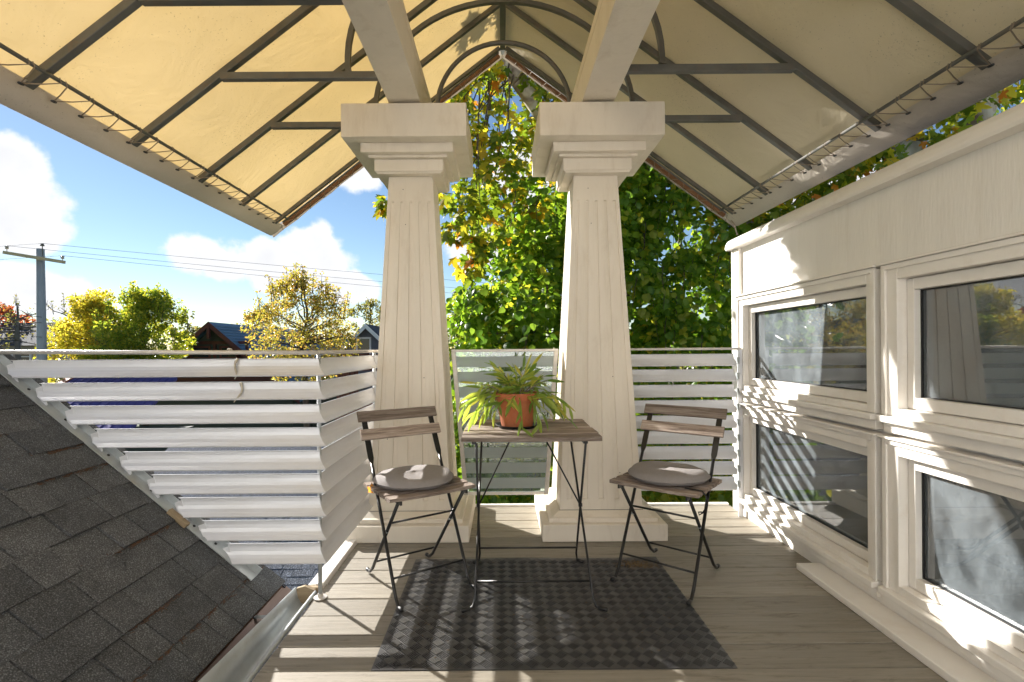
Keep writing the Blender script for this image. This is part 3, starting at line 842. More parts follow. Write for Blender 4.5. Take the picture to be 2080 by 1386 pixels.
# eave rods and fabric
lace = {-1: MB(), 1: MB(), 0: MB()}
OFFF = .028
for s in (-1, 1):
    a, b = sl_pt(s, 1.0, YNEAR, -.032), sl_pt(s, 1.0, YFAR, -.032)
    MB().tube([a, b], .0085, 8).build('eave_rod', M['frame_steel'], cp, smooth=True)
    # main sheet with a little sag between rafters
    rows = []
    ysamp = np.linspace(YNEAR, YFAR + .10, 57)
    tt = [0, .1, .2, .3, .4, .5, .6, .7, .8, .9, 1.0, 1.06]
    allr = sorted(FRY + [YFAR])
    for y in ysamp:
        dmin = min(abs(y - r) for r in allr)
        sag = -.010 * min(1, dmin / .3) ** 1.5
        rows.append([sl_pt(s, t, y, OFFF + sag * math.sin(math.pi * min(1, t))) if t > 0 else Vector((RIDGE_X, y, RIDGE_Z + .055)) for t in tt])
    MB().strip(rows).build('fabric', M['fabric'], cp, smooth=True)
    # outer flap and folded hem
    t1 = 1.0 + (.172 / 1.8)
    rows = []
    for y in np.linspace(YNEAR, YFAR + .13, 41):
        rows.append([sl_pt(s, 1.055, y, OFFF + .001), sl_pt(s, 1.075, y, OFFF), sl_pt(s, t1, y, OFFF - .004), sl_pt(s, t1 + .004, y, OFFF - .016), sl_pt(s, t1, y, OFFF - .026),
                     sl_pt(s, 1.065, y, OFFF - .026 - .004 * math.sin(y * 9)), sl_pt(s, 1.036, y, OFFF - .022 - .004 * math.sin(y * 9))])
    MB().strip(rows).build('hem', M['hem'], cp, smooth=True)
    # lacing through grommets
    mb = lace[s]
    y = YFAR - .05
    step = .135
    while y > .5:
        gpt = sl_pt(s, 1.044, y, OFFF - .032)
        g_ = MB().tube([gpt + Vector((.006 * math.cos(a), .010 * math.sin(a), -.002)) for a in np.linspace(0, 2 * math.pi, 9)], .0035, 5, cap=False).build('grommet', M['black_steel'], cp)
        r1 = sl_pt(s, 1.0, y - .055, -.044); r2 = sl_pt(s, 1.0, y - step + .062, -.044)
        g2 = sl_pt(s, 1.044, y - step, OFFF - .033)
        mb.tube([gpt, (gpt + r1) / 2 + Vector((0, 0, -.004)), r1, r1 + Vector((0, -.008, .018))], .0026, 5)
        mb.tube([r2 + Vector((0, -.008, .018)), r2, (g2 + r2) / 2 + Vector((0, 0, -.004)), g2], .0026, 5)
        y -= step; step = .135 + random.uniform(-.012, .012)
    mb.build('lacing', M['cord'], cp)
    # far gable edge: rod, hem and lacing
    MB().tube([sl_pt(s, .03, YFAR - .02, -.035), sl_pt(s, 1.02, YFAR - .02, -.035)], .008, 8).build('gable_rod', M['frame_steel'], cp, smooth=True)
    MB().bar(sl_pt(s, .02, YFAR + .085, -.012), sl_pt(s, 1.03, YFAR + .085, -.012), .026, (0, 1, 0)).build('gable_lath', M['rust_lath'], cp)
    rows = []
    for t in np.linspace(0, t1, 21):
        rows.append([sl_pt(s, t, YFAR + .11, OFFF + .001), sl_pt(s, t, YFAR + .15, OFFF - .004), sl_pt(s, t, YFAR + .152, OFFF - .022), sl_pt(s, t, YFAR + .142, OFFF - .046 - .004 * math.sin(t * 40))])
    MB().strip(rows).build('gable_hem', M['hem'], cp, smooth=True)
    gl = MB(); t = .06
    while t < 1.0:
        p0 = sl_pt(s, t, YFAR + .138, -.018); p1 = sl_pt(s, t + .02, YFAR - .02, -.045); p2 = sl_pt(s, t + .045, YFAR - .02, -.045); p3 = sl_pt(s, t + .066, YFAR + .138, -.018)
        gl.tube([p0, p1], .0024, 5); gl.tube([p2, p3], .0024, 5); t += .066
    gl.build('lacing', M['cord'], cp)
# loose cord end at the right corner
c0 = sl_pt(1, 1.06, YFAR + .1, .0)
tag(MB().tube([c0, c0 + Vector((.03, 0, -.04)), c0 + Vector((.045, 0, -.10)), c0 + Vector((.055, .0, -.13))], [.005, .006, .006, .009], 6).build('loose_cord', M['cord'], cp), 'cord end dangling from the right corner')

# ================================================================== FURNITURE
def rounded_slat(l, w, t, bow=0.0, n=10):
    """slat along x, thickness t in z, width w in y"""
    mb = MB(); rows = []
    for k in range(n + 1):
        x = -l / 2 + l * k / n
        dy = bow * (1 - (2 * k / n - 1) ** 2)
        rows.append([(x, -w / 2 + dy, -t / 2 + .002), (x, -w / 2 + .002 + dy, -t / 2), (x, w / 2 - .002 + dy, -t / 2), (x, w / 2 + dy, -t / 2 + .002), (x, w / 2 + dy, t / 2 - .002), (x, w / 2 - .002 + dy, t / 2), (x, -w / 2 + .002 + dy, t / 2), (x, -w / 2 + dy, t / 2 - .002)])
    mb.strip(rows, closed=True)
    mb.f.append(tuple(range(8))); mb.f.append(tuple(n * 8 + k for k in reversed(range(8))))
    return mb

# ---- mat
def build_mat():
    x0, x1, y0, y1 = -.439, .776, 1.697, 2.592
    zb = .0035
    def wave(x, y):
        e = max(0, (y - 2.50) / .09)
        return .0035 * max(0, math.sin(x * 9.0 + 1.0)) * e * e
    nx, ny = 60, 44
    mb = MB()
    top = [[(x0 + (x1 - x0) * i / nx, y0 + (y1 - y0) * j / ny) for i in range(nx + 1)] for j in range(ny + 1)]
    rows = [[(x, y, zb + wave(x, y)) for x, y in r] for r in top]
    mb.strip(rows)
    # skirt
    per = rows[0] + [r[-1] for r in rows[1:]] + rows[-1][-2::-1] + [r[0] for r in rows[-2:0:-1]]
    mb.strip([per, [(p[0], p[1], .0007 + wave(p[0], p[1])) for p in per]], closed=True)
    base = mb.v, mb.f
    # moulded ribs: diamond lattice, alternate cells ribbed crosswise
    a, b_ = .0255, .0255               # half diagonals x / y
    e1 = Vector((a, b_)); e2 = Vector((a, -b_))
    V, F = list(mb.v), list(mb.f); MI = [0] * len(F)
    L1 = e1.length
    u1, u2 = e1 / L1, e2 / L1
    cells = 0
    for i in range(-60, 80):
        for j in range(-60, 80):
            c = Vector((x0, y0)) + e1 * i + e2 * j
            if not (x0 + .012 < c.x < x1 - .012 and y0 + .012 < c.y < y1 - .012): continue
            cells += 1
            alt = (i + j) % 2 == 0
            ud, up = (u1, u2) if alt else (u2, u1)
            hl = L1 / 2 * .86
            for k in range(5):
                o = (k - 2) / 5 * L1 * .90
                p = c + up * o
                hwid = .0024 if alt else .0012
                ends = [p - ud * hl, p + ud * hl]
                n0 = len(V)
                zt = .0030 if alt else .0028
                for q in ends:
                    zz = zb + wave(q.x, min(q.y, y1))
                    for sgn, dz in ((-1.25, 0.0002), (-.75, zt), (.75, zt), (1.25, .0002)):
                        r = q + up * hwid * sgn
                        V.append((min(max(r.x, x0), x1), min(max(r.y, y0), y1), zz + dz))
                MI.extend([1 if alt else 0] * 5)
                F.extend([(n0, n0 + 4, n0 + 5, n0 + 1), (n0 + 1, n0 + 5, n0 + 6, n0 + 2), (n0 + 2, n0 + 6, n0 + 7, n0 + 3), (n0, n0 + 1, n0 + 2, n0 + 3), (n0 + 7, n0 + 6, n0 + 5, n0 + 4)])
    me = bpy.data.meshes.new('rubber_mat'); me.from_pydata(V, [], F); me.update()
    me.materials.append(M['mat']); me.materials.append(M['mat_lit_rib'])
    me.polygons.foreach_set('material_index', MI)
    o = link('rubber_mat', me)
    tag(o, 'black ribbed rubber mat lying on the deck under the table', 'mat')
    return o
build_mat()
# swept debris on the mat's far right corner
db = MB()
for q in range(420):
    x = random.gauss(.66, .045); y = random.gauss(2.50, .022)
    p = Vector((x, y, .0068 + random.uniform(0, .004))); a = random.uniform(0, 6.28); l = random.uniform(.003, .012)
    dv = Vector((math.cos(a), math.sin(a), random.uniform(-.2, .2))) * l
    db.tube([p, p + dv], random.uniform(.0006, .0014), 3, cap=False)
for q in range(160):
    x = random.uniform(-.35, .72); y = random.uniform(1.75, 2.55)
    p = Vector((x, y, .0068)); a = random.uniform(0, 6.28)
    db.tube([p, p + Vector((math.cos(a), math.sin(a), .05)) * random.uniform(.003, .011)], .0008, 3, cap=False)
tag(db.build('plant_debris', paint('crumbs', (.22, .15, .08), .95, .4, 60)), 'brown crumbs and dry needles scattered on the black mat', 'debris', kind='stuff')

# ---- table
tb = thing('bistro_table', 'small folding bistro table with weathered wooden slats and thin black legs', 'table', (.125, 2.33, 0))
TXC, TYF, TYB, TZ_ = .122, 2.075, 2.615, .70
nsl = 6
for k in range(nsl):
    yc = TYF + .045 + k * (TYB - TYF - .09) / (nsl - 1)
    m_ = rounded_slat(.575 + random.uniform(-.006, .006), .074, .018, -.014 if k == 0 else 0.0)
    o = m_.build('top_slat', M['wood'], tb)
    o.matrix_parent_inverse = Matrix.Identity(4); o.location = Vector((TXC, yc, TZ_ - .009 + random.uniform(-.0022, .0012))) - tb.location; o.rotation_euler = (R(random.uniform(-2.5, 2.5)), R(random.uniform(-.25, .25)), R(random.uniform(-.4, .4)))
for x in (-.115, .345):
    MB().bar((x, TYF + .03, .676), (x, TYB - .03, .676), .018, (0, 0, 1)).build('under_bar', M['black_steel'], tb)
def foot(parent, p, d):
    """bent rod end with a rounded plastic glide"""
    p = Vector(p); d = Vector(d).normalized()
    o = MB().tube([p - d * .010 + Vector((0, 0, .0105)), p + d * .022 + Vector((0, 0, .0095)), p + d * .026 + Vector((0, 0, .0095))], [.0075, .0095, .0065], 10).build('foot', M['rubber_black'], parent, smooth=True)
    return o
FZ = .012
for xf, xb_, xtf, xtb, sgn in ((-.113, -.113, -.105, -.098, -1), (.367, .365, .345, .338, 1)):
    for (fx, fy, tx, ty) in ((xf, 2.075, xtb, 2.575), (xb_, 2.545, xtf, 2.105)):
        dirx = sgn * (.03 if fy < 2.3 else .012)
        fpt = Vector((fx, fy, FZ))
        knee = Vector((fx - 0.0, fy + (.006 if fy < 2.3 else -.006), .045))
        MB().tube([fpt + Vector((dirx, -.012, 0)), fpt + Vector((dirx * .35, -.003, .002)), knee, (tx, ty, .668)], .0052, 8).build('leg', M['black_steel'], tb, smooth=True)
        foot(tb, fpt + Vector((dirx, -.012, 0)) - Vector((0, 0, FZ)), (dirx, -.012, 0))
    MB().tube([((xf + xtf) / 2 - .008, 2.335, .345), ((xf + xtf) / 2 + .008, 2.335, .345)], .009, 8).build('pivot', M['black_steel'], tb, smooth=True)
MB().tube([(-.109, 2.133, .09), (.363, 2.133, .09)], .0048, 8).build('stretcher', M['black_steel'], tb, smooth=True)
MB().tube([(-.110, 2.492, .09), (.362, 2.492, .09)], .0048, 8).build('stretcher', M['black_steel'], tb, smooth=True)
MB().tube([(-.107, 2.335, .345), (.055, 2.36, .672)], .0036, 6).build('brace', M['black_steel'], tb, smooth=True)
MB().tube([(.355, 2.335, .345), (.185, 2.36, .672)], .0036, 6).build('brace', M['black_steel'], tb, smooth=True)

# ---- chairs (local: x width, +y forward)
def make_chair(label):
    t = thing('folding_chair', label, 'chair', (0, 0, 0), 'folding bistro chairs')
    W = .172
    def P(y, z): return y, z
    fy, ry = .19, -.183                      # front / rear feet
    top = (-.235, .775)
    for s in (-1, 1):
        x = W * s
        # long upright: front foot to back top, flattened above the seat
        yb = lambda z: fy + (top[0] - fy) * z / top[1]
        MB().tube([(x, fy + .022, .011), (x, fy + .006, .012), (x, yb(.04), .04), (x, yb(.545), .545)], .0075, 8).build('upright', M['black_steel'], t, smooth=True)
        a, b = Vector((x, yb(.545), .545)), Vector((x, top[0], top[1]))
        q = MB()
        for z, hw_ in ((.545, .006), (.575, .014), (.775, .014)):
            pass
        q.strip([[(x - h, yb(z) - .0025, z), (x + h, yb(z) - .0025, z), (x + h, yb(z) + .0025, z), (x - h, yb(z) + .0025, z)] for z, h in ((.535, .0065), (.56, .013), (.60, .0135), (.757, .0125))], closed=True)
        q.f.append((0, 1, 2, 3)); q.f.append((15, 14, 13, 12))
        q.build('back_strap', M['black_steel'], t)
        foot(t, (x, fy + .02, 0), (0, 1, 0))
        # short leg: seat front to rear foot
        x2 = (W - .017) * s
        sy = .165
        MB().tube([(x2, ry - .022, .011), (x2, ry - .006, .012), (x2, ry + (sy - ry) * .09, .04), (x2, sy, .425)], .0075, 8).build('short_leg', M['black_steel'], t, smooth=True)
        foot(t, (x2, ry - .02, 0), (0, -1, 0))
        MB().box(x2 - .004, x2 + .004, -.10, .195, .418, .434).build('seat_rail', M['black_steel'], t)
        # pivot where the legs cross
        zc = None
        MB().tube([(x - .012 * s - .006, .035, .263), (x - .012 * s + .012, .035, .263)], .006, 8).build('rivet', M['galv'], t, smooth=True)
    for y, z, w in ((fy + (top[0] - fy) * .10 / .775, .10, W), (ry + (.165 - ry) * .09 + .02, .075, W - .017), (ry + (.165 - ry) * .72, .31, W - .017)):
        MB().tube([(-w, y, z), (w, y, z)], .0048, 8).build('stretcher', M['black_steel'], t, smooth=True)
    for k in range(5):
        o = rounded_slat(.405, .052, .015, .010 if k == 4 else 0).build('seat_slat', M['wood'], t)
        o.location = (0, -.105 + k * .0675, .4425)
    for z, y, h in ((.742, fy + (top[0] - fy) * .742 / .775 + .009, .052), (.662, fy + (top[0] - fy) * .662 / .775 + .009, .052)):
        o = rounded_slat(.405, h, .013, 0, 12).build('back_slat', M['wood'], t)
        o.location = (0, y, z); o.rotation_euler = (R(90) + math.atan2(.425, .775), 0, 0)
    return t
chL = make_chair('folding wooden slat chair left of the table, back to the left column')
chR = copy_tree(chL)
chR['label'] = 'folding wooden slat chair right of the table, in front of the louvered railing'
def place(ch, fl_, fr_, bl_, br_):
    fl_, fr_, bl_, br_ = map(Vector, (fl_, fr_, bl_, br_))
    c = (fl_ + fr_ + bl_ + br_) / 4
    f = ((fl_ + fr_) - (bl_ + br_)).normalized()
    ch.location = (c.x - f.x * .003, c.y - f.y * .003, 0.0008); ch.rotation_euler = (0, 0, math.atan2(f.y, f.x) - R(90))
place(chL, (-.43, 2.092), (-.146, 2.29), (-.632, 2.407), (-.36, 2.599))
place(chR, (.519, 2.358), (.792, 2.131), (.756, 2.629), (1.024, 2.428))
for ch in (chL, chR): pass
# the mat is thinner than the glides' give: seat the chairs on it
chL.location.z = .0062; chR.location.z = .0062; tb.location.z += .006

def cushion(ch, label, dx, dy, rz, tilt):
    t = thing('seat_cushion', label, 'cushion', (0, 0, 0), 'round seat cushions')
    n = 40
    prof = [(0, .0), (.08, .0005), (.14, .002), (.168, .009), (.178, .0205), (.1805, .0245), (.178, .0285), (.168, .041), (.14, .049), (.08, .0525), (0, .0535)]
    rows = []
    for r, z in prof:
        rows.append([(r * math.cos(a) * (1 + .012 * math.sin(3 * a)), r * math.sin(a) * (1 + .010 * math.cos(2 * a + .5)), z * (1 + .06 * math.sin(2 * a + 1)) + .0045 * mnoise.noise((r * 13 * math.cos(a), r * 13 * math.sin(a), z * 12))) for a in np.linspace(0, 2 * math.pi, n, endpoint=False)])
    MB().strip(rows, closed=True).build('pad', M['cushion'], t, smooth=True)
    ring = [(.1815 * math.cos(a) * (1 + .012 * math.sin(3 * a)), .1815 * math.sin(a) * (1 + .010 * math.cos(2 * a + .5)), .0245 * (1 + .06 * math.sin(2 * a + 1))) for a in np.linspace(0, 2 * math.pi, n + 1)]
    MB().tube(ring, .0028, 6, cap=False).build('piping', M['cushion'], t, smooth=True)
    f = Vector((math.cos(ch.rotation_euler.z + R(90)), math.sin(ch.rotation_euler.z + R(90)), 0)); s = Vector((f.y, -f.x, 0))
    t.location = ch.location + s * dx + f * dy + Vector((0, 0, .4512)); t.rotation_euler = (R(tilt), R(tilt * .3), rz)
    return t, f, s
cuL, fL, sL = cushion(chL, 'round grey seat cushion on the left chair, striped with sunlight', .015, .005, .4, 0)
cuR, fR, sR = cushion(chR, 'round grey seat cushion on the right chair, mostly in shade', -.005, .01, 1.6, 0)
# tie cords
p = chR.location + Vector((0, 0, .453)) - sR * .185 + fR * .13
pts = [p + sR * .06, p + sR * .02, p - sR * .012, p - sR * .03 + Vector((0, 0, -.02)), p - sR * .035 + Vector((0, 0, -.055)), p - sR * .015 + Vector((0, 0, -.092)), p + sR * .0 + Vector((0, 0, -.105)), p + sR * .002 + Vector((0, 0, -.092)), p - sR * .012 + Vector((0, 0, -.090))]
MB().tube(pts, .0032, 6).build('tie_cord', M['black_steel'], cuR, smooth=True)
p = chL.location + Vector((0, 0, .456)) - sL * .165 - fL * .03
MB().tube([p + sL * .05, p, p - sL * .03 + Vector((0, 0, -.004)), p - sL * .04 + Vector((0, 0, -.025))], .0045, 6).build('tie_cord', M['cushion'], cuL, smooth=True)

# ---- leaf templates
def lobed_leaf():
    """five-lobed sycamore leaf, stem at origin, tip along +y, unit length"""
    ang = [(-150, .18), (-118, .50), (-95, .30), (-72, .62), (-52, .74), (-38, .40), (-20, .66), (0, 1.0), (20, .66), (38, .40), (52, .74), (72, .62), (95, .30), (118, .50), (150, .18)]
    c = (0, .28, 0.02)
    v = [c]
    for a, r in ang:
        x = r * math.sin(R(a)) * .62; y = .28 + r * math.cos(R(a)) * .72
        v.append((x, y, -.16 * x * x - .10 * (y - .28) ** 2))
    f = [(0, k, k + 1) for k in range(1, len(v) - 1)] + [(0, len(v) - 1, 1)]
    return v, f
def heart_leaf():
    pr = [(0, 0), (.30, .02), (.44, .28), (.36, .60), (.16, .85), (0, 1.0), (-.16, .85), (-.36, .60), (-.44, .28), (-.30, .02)]
    v = [(0, .4, .05)] + [(x, y, -.25 * x * x - .06 * y * y) for x, y in pr]
    f = [(0, k, k + 1) for k in range(1, len(v) - 1)] + [(0, len(v) - 1, 1)]
    return v, f
def small_leaf():
    v = [(0, 0, 0), (.30, .45, .06), (0, 1, -.05), (-.30, .45, .06)]
    return v, [(0, 1, 2), (0, 2, 3)]
def lance_leaf(n=5):
    v, f = [], []
    for k in range(n + 1):
        t = k / n; w = .118 * math.sin(math.pi * min(1, .08 + t * .95)) ** .8 if k < n else 0
        z = -.28 * t * t
        v += [(-w, t, z + .02), (0, t, z), (w, t, z + .02)]
    for k in range(n):
        a = k * 3
        f += [(a, a + 1, a + 4, a + 3), (a + 1, a + 2, a + 5, a + 4)]
    return v, f
def leaf_cloud(name, tmpl, pos, nrm, tip, size, mat, parent):
    """one mesh of leaves: pos (n,3), nrm (n,3) leaf normals, tip (n,3) rough tip directions"""
    tv, tf = np.array(tmpl[0], float), tmpl[1]
    n = len(pos)
    nz = nrm / np.linalg.norm(nrm, axis=1, keepdims=True)
    ty = tip - nz * np.sum(tip * nz, axis=1, keepdims=True)
    ty /= np.linalg.norm(ty, axis=1, keepdims=True) + 1e-9
    tx = np.cross(ty, nz)
    V = (tv[None, :, 0, None] * tx[:, None, :] + tv[None, :, 1, None] * ty[:, None, :] + tv[None, :, 2, None] * nz[:, None, :]) * np.asarray(size)[:, None, None] + pos[:, None, :]
    V = V.reshape(-1, 3)
    k = len(tv)
    lens = np.array([len(f) for f in tf]); flat = np.concatenate([np.array(f) for f in tf])
    loops = (flat[None, :] + (np.arange(n) * k)[:, None]).ravel()
    tot = np.tile(lens, n); st = np.concatenate([[0], np.cumsum(tot)[:-1]])
    me = bpy.data.meshes.new(name)
    me.vertices.add(len(V)); me.vertices.foreach_set('co', V.ravel().astype(np.float32))
    me.loops.add(len(loops)); me.loops.foreach_set('vertex_index', loops.astype(np.int32))
    me.polygons.add(len(tot)); me.polygons.foreach_set('loop_start', st.astype(np.int32)); me.polygons.foreach_set('loop_total', tot.astype(np.int32))
    me.update(calc_edges=True)
    return link(name, me, mat, parent)

# ---- potted plant
pp = thing('potted_plant', 'arching green orchid-like plant in a terracotta pot on the bistro table', 'plant', (.070, 2.345, .712))
PZ = .7125
px_, py_ = .070, 2.345
MB().lathe([(0, .008), (.066, .008), (.069, .002), (.072, .003), (.093, .115), (.0935, .118), (.101, .120), (.1035, .150), (.1015, .153), (.093, .151), (.090, .130), (0, .126)], (px_, py_, PZ)).build('pot', M['terracotta'], pp, smooth=False)
MB().lathe([(0, .1275), (.05, .131), (.0885, .1285)], (px_, py_, PZ)).build('soil', M['soil'], pp)
sau = MB().lathe([(0, 0), (.085, 0), (.098, .012), (.100, .014), (.096, .013), (.084, .0045), (0, .0045)], (px_, py_, .7075)).build('saucer', M['rubber_black'], None, smooth=True)
tag(sau, 'black plastic saucer under the terracotta pot', 'saucer')
rp = random.Random(5)
lv = lance_leaf()
lmeshes = []
for k in range(5):
    me = bpy.data.meshes.new('leaf'); sc_ = (.9, 1, 1.15, .8, 1)[k]
    bend = (.5, 1, 1.5, 1.9, .2)[k]
    me.from_pydata([(x * (1, .85, 1.1, 1, .9)[k] * .9, y, z * bend) for x, y, z in lv[0]], [], lv[1])
    for p_ in me.polygons: p_.use_smooth = True
    me.materials.append(None); lmeshes.append(me)
# a few leaf tones so that single leaves differ
leaf_mats = []
for k, c in enumerate([(.11, .20, .05), (.16, .26, .065), (.23, .33, .08), (.31, .39, .09), (.38, .40, .10)]):
    leaf_mats.append(m_leaf('plant_leaf_tone', [(0, c), (1, c)], gloss=.3))
for k, me in enumerate(lmeshes): me.materials[0] = leaf_mats[k]
nleaf = 0
for k in range(54):
    az = k * 2.399 + rp.uniform(-.3, .3)
    el = rp.uniform(.22, 1.35)
    L_ = rp.uniform(.12, .23) * (1.0 if el < .8 else .72)
    d = Vector((math.cos(az) * math.cos(el), math.sin(az) * math.cos(el) * .8, math.sin(el)))
    p = Vector((px_ + d.x * .045, py_ + d.y * .045, PZ + .125))
    pts = [p.copy()]; v = d.copy()
    ns = 9
    droop = rp.uniform(.06, .17) if el < 1.0 else rp.uniform(.02, .09)
    for q in range(ns):
        v = (v + Vector((0, 0, -droop)) + Vector((rp.uniform(-.06, .06), rp.uniform(-.06, .06), 0))).normalized()
        p = p + v * L_ / ns; pts.append(p.copy())
    MB().tube(pts, [.0030 - .0018 * q / ns for q in range(ns + 1)], 5).build('stem', M['grass'] if False else leaf_mats[1] if k % 3 else M['wood'], pp, smooth=True)
    nl = rp.randint(4, 6)
    for q in range(nl):
        i_ = max(2, int(ns * (1 - (q / nl) * .62)))
        base = pts[i_]; t_ = (pts[i_] - pts[i_ - 1]).normalized()
        side = t_.cross(Vector((0, 0, 1))); side = side.normalized() if side.length > .05 else Vector((1, 0, 0))
        dirv = (t_ * (1.0 if q == 0 else .55) + side * (rp.choice((-1, 1)) * rp.uniform(.3, .9) if q else 0) + Vector((0, 0, rp.uniform(-.45, .25)))).normalized()
        nn_ = (Vector((0, 0, .8)) + Vector((rp.uniform(-.8, .8), rp.uniform(-1.1, .1), 0)))
        nn_ = (nn_ - dirv * nn_.dot(dirv)).normalized()
        xx = dirv.cross(nn_).normalized()
        Lf = rp.uniform(.055, .10)
        o = bpy.data.objects.new('leaf', rp.choice(lmeshes)); COL.objects.link(o); o.parent = pp
        mt = Matrix((xx, dirv, nn_)).transposed().to_4x4() @ Matrix.Scale(Lf, 4); mt.translation = base - pp.location
        o.matrix_local = mt; nleaf += 1
# long hanging shoots in front of the pot
for az, L_, n_ in ((-1.5, .23, 4), (-1.1, .19, 3), (-2.4, .20, 4), (-.3, .20, 4), (3.3, .20, 4)):
    p = Vector((px_ + .06 * math.cos(az), py_ + .06 * math.sin(az), PZ + .13)); v = Vector((math.cos(az), math.sin(az), .55)).normalized()
    pts = [p.copy()]
    for q in range(10):
        v = (v + Vector((0, 0, -.24 if abs(az + 1.4) < .8 else -.14))).normalized(); p = p + v * L_ / 10
        if p.z < .735: p.z = .735
        pts.append(p.copy())
    MB().tube(pts, .0028, 5).build('stem', leaf_mats[2], pp, smooth=True)
    for q in range(n_):
        i_ = 10 - q * 2; base = pts[i_]; t_ = (pts[i_] - pts[i_ - 1]).normalized()
        dirv = (t_ + Vector((rp.uniform(-.6, .6), rp.uniform(-.5, .1), -.35))).normalized()
        nn_ = Vector((rp.uniform(-.4, .4), -1, .35)); nn_ = (nn_ - dirv * nn_.dot(dirv)).normalized()
        xx = dirv.cross(nn_).normalized(); Lf = rp.uniform(.055, .095)
        if base.z + dirv.z * Lf < .722: dirv.z = (.722 - base.z) / Lf; dirv.normalize(); nn_ = (nn_ - dirv * nn_.dot(dirv)).normalized(); xx = dirv.cross(nn_).normalized()
        o = bpy.data.objects.new('leaf', lmeshes[rp.choice((2, 3, 1))]); COL.objects.link(o); o.parent = pp
        mt = Matrix((xx, dirv, nn_)).transposed().to_4x4() @ Matrix.Scale(Lf, 4); mt.translation = base - pp.location
        o.matrix_local = mt
# dry leaf caught at the left chair
ll = lobed_leaf()
me = bpy.data.meshes.new('dry_leaf'); me.from_pydata([(x * .055, y * .055, z * .12 + abs(x) * .03) for x, y, z in ll[0]], [], ll[1]); me.materials.append(M['leaf_dry'])
o = link('dry_leaf', me); tag(o, 'curled orange dry leaf caught behind the left chair seat', 'leaf')
o.location = (-.585, 2.262, .425); o.rotation_euler = (R(70), R(20), R(30))

# ================================================================== TREES
def limb(mb, p0, p1, r0, r1, wob=.05, n=7, seed=0, side=8):
    p0, p1 = Vector(p0), Vector(p1); l = (p1 - p0).length
    pts, rs = [], []
    for k in range(n + 1):
        t = k / n
        off = Vector((mnoise.noise((t * 2.2, seed, 1)), mnoise.noise((t * 2.2, seed, 5)), mnoise.noise((t * 2.2, seed, 9)) * .6)) * wob * l * math.sin(math.pi * t)
        pts.append(p0.lerp(p1, t) + off); rs.append(r0 + (r1 - r0) * t)
    mb.tube(pts, rs, side)
    return pts
def rand_dirs(n, up=.35):
    v = rng.normal(size=(n, 3)); v /= np.linalg.norm(v, axis=1, keepdims=True); v[:, 2] += up
    return v

def crown_points(clumps, per, flat=.75):
    P = []
    for (c, r), m in zip(clumps, per):
        d = rng.normal(size=(m, 3)); d /= np.linalg.norm(d, axis=1, keepdims=True)
        rad = r * rng.uniform(.25, 1, m) ** .55
        q = d * rad[:, None]; q[:, 2] *= flat
        P.append(q + np.array(c))
    return np.vstack(P)

def bg_tree(name, label, cat, base, crown_c, crown_r, nclump, leaves, size, leafmat, barkmat, group=None, trunk_r=.12, sparse=1.0, tmpl=None, spire=0, seed=1, bare=0):
    """tree with trunk, limbs reaching into leaf clumps"""
    rnd = random.Random(seed)
    t = thing(name, label, cat, base, group)
    base = Vector(base); cc = Vector(crown_c); cr = Vector(crown_r)
    tr = MB(); fork = Vector((cc.x, cc.y, cc.z - cr.z * .55))
    limb(tr, base, fork, trunk_r, trunk_r * .6, .04, 6, seed)
    limb(tr, fork, cc + Vector((0, 0, cr.z * .75)), trunk_r * .6, trunk_r * .12, .10, 7, seed + 3)
    tr.build('trunk', barkmat, t, smooth=True)
    clumps = []
    lm = MB()
    for k in range(nclump // 4):                     # slender shoots that break the outline
        a = rnd.uniform(-.85, .85); h = 1 - .75 * abs(a) ** 1.6
        b0_ = cc + Vector((a * cr.x * .8, rnd.uniform(-.5, .5) * cr.y, cr.z * (h * .78 - .12)))
        b1_ = b0_ + Vector((a * cr.x * .12, 0, cr.z * rnd.uniform(.22, .42)))
        limb(lm, b0_, b1_, trunk_r * .12, trunk_r * .03, .1, 4, seed + k * 7, 4)
        for q in range(3): clumps.append((b0_.lerp(b1_, .35 + q * .32), min(cr) * (.11 - .025 * q)))
    for k in range(nclump):
        while True:
            d = Vector((rnd.uniform(-1, 1), rnd.uniform(-1, 1), rnd.uniform(-1, 1)))
            if .25 < d.length < 1: break
        if spire and d.z > 0: d.x *= (1 - d.z * spire); d.y *= (1 - d.z * spire)
        p = cc + Vector((d.x * cr.x, d.y * cr.y, d.z * cr.z))
        r = min(cr) * rnd.uniform(.14, .36) * sparse
        clumps.append((p, r))
        st = fork.lerp(cc + Vector((0, 0, cr.z * .6)), max(0, min(1, (d.z + .7) / 1.6)) * .8)
        if k % 3 and not bare: continue
        e = limb(lm, st, p, trunk_r * rnd.uniform(.16, .30), trunk_r * .05, .16, 6, seed * 17 + k, 5)
        for q in range(2 + bare):
            a = e[rnd.randint(3, 6)]
            limb(lm, a, a + Vector((rnd.uniform(-1, 1), rnd.uniform(-1, 1), rnd.uniform(-.3, 1))) * r * rnd.uniform(.7, 1.5), trunk_r * .09, trunk_r * .025, .2, 4, k + q, 4)
    tag(lm.build('limbs', barkmat, t, smooth=True), kind='stuff')
    if leaves:
        w = np.array([r ** 2 for _, r in clumps]); per = np.maximum(3, (leaves * w / w.sum()).astype(int))
        P = crown_points(clumps, per, .8)
        n = len(P)
        o = leaf_cloud('crown', tmpl or small_leaf(), P, rand_dirs(n, .5), rng.normal(size=(n, 3)) + np.array([0, 0, -.3]), rng.uniform(.7, 1.3, n) * size, leafmat, t)
        tag(o, kind='stuff')
    return t

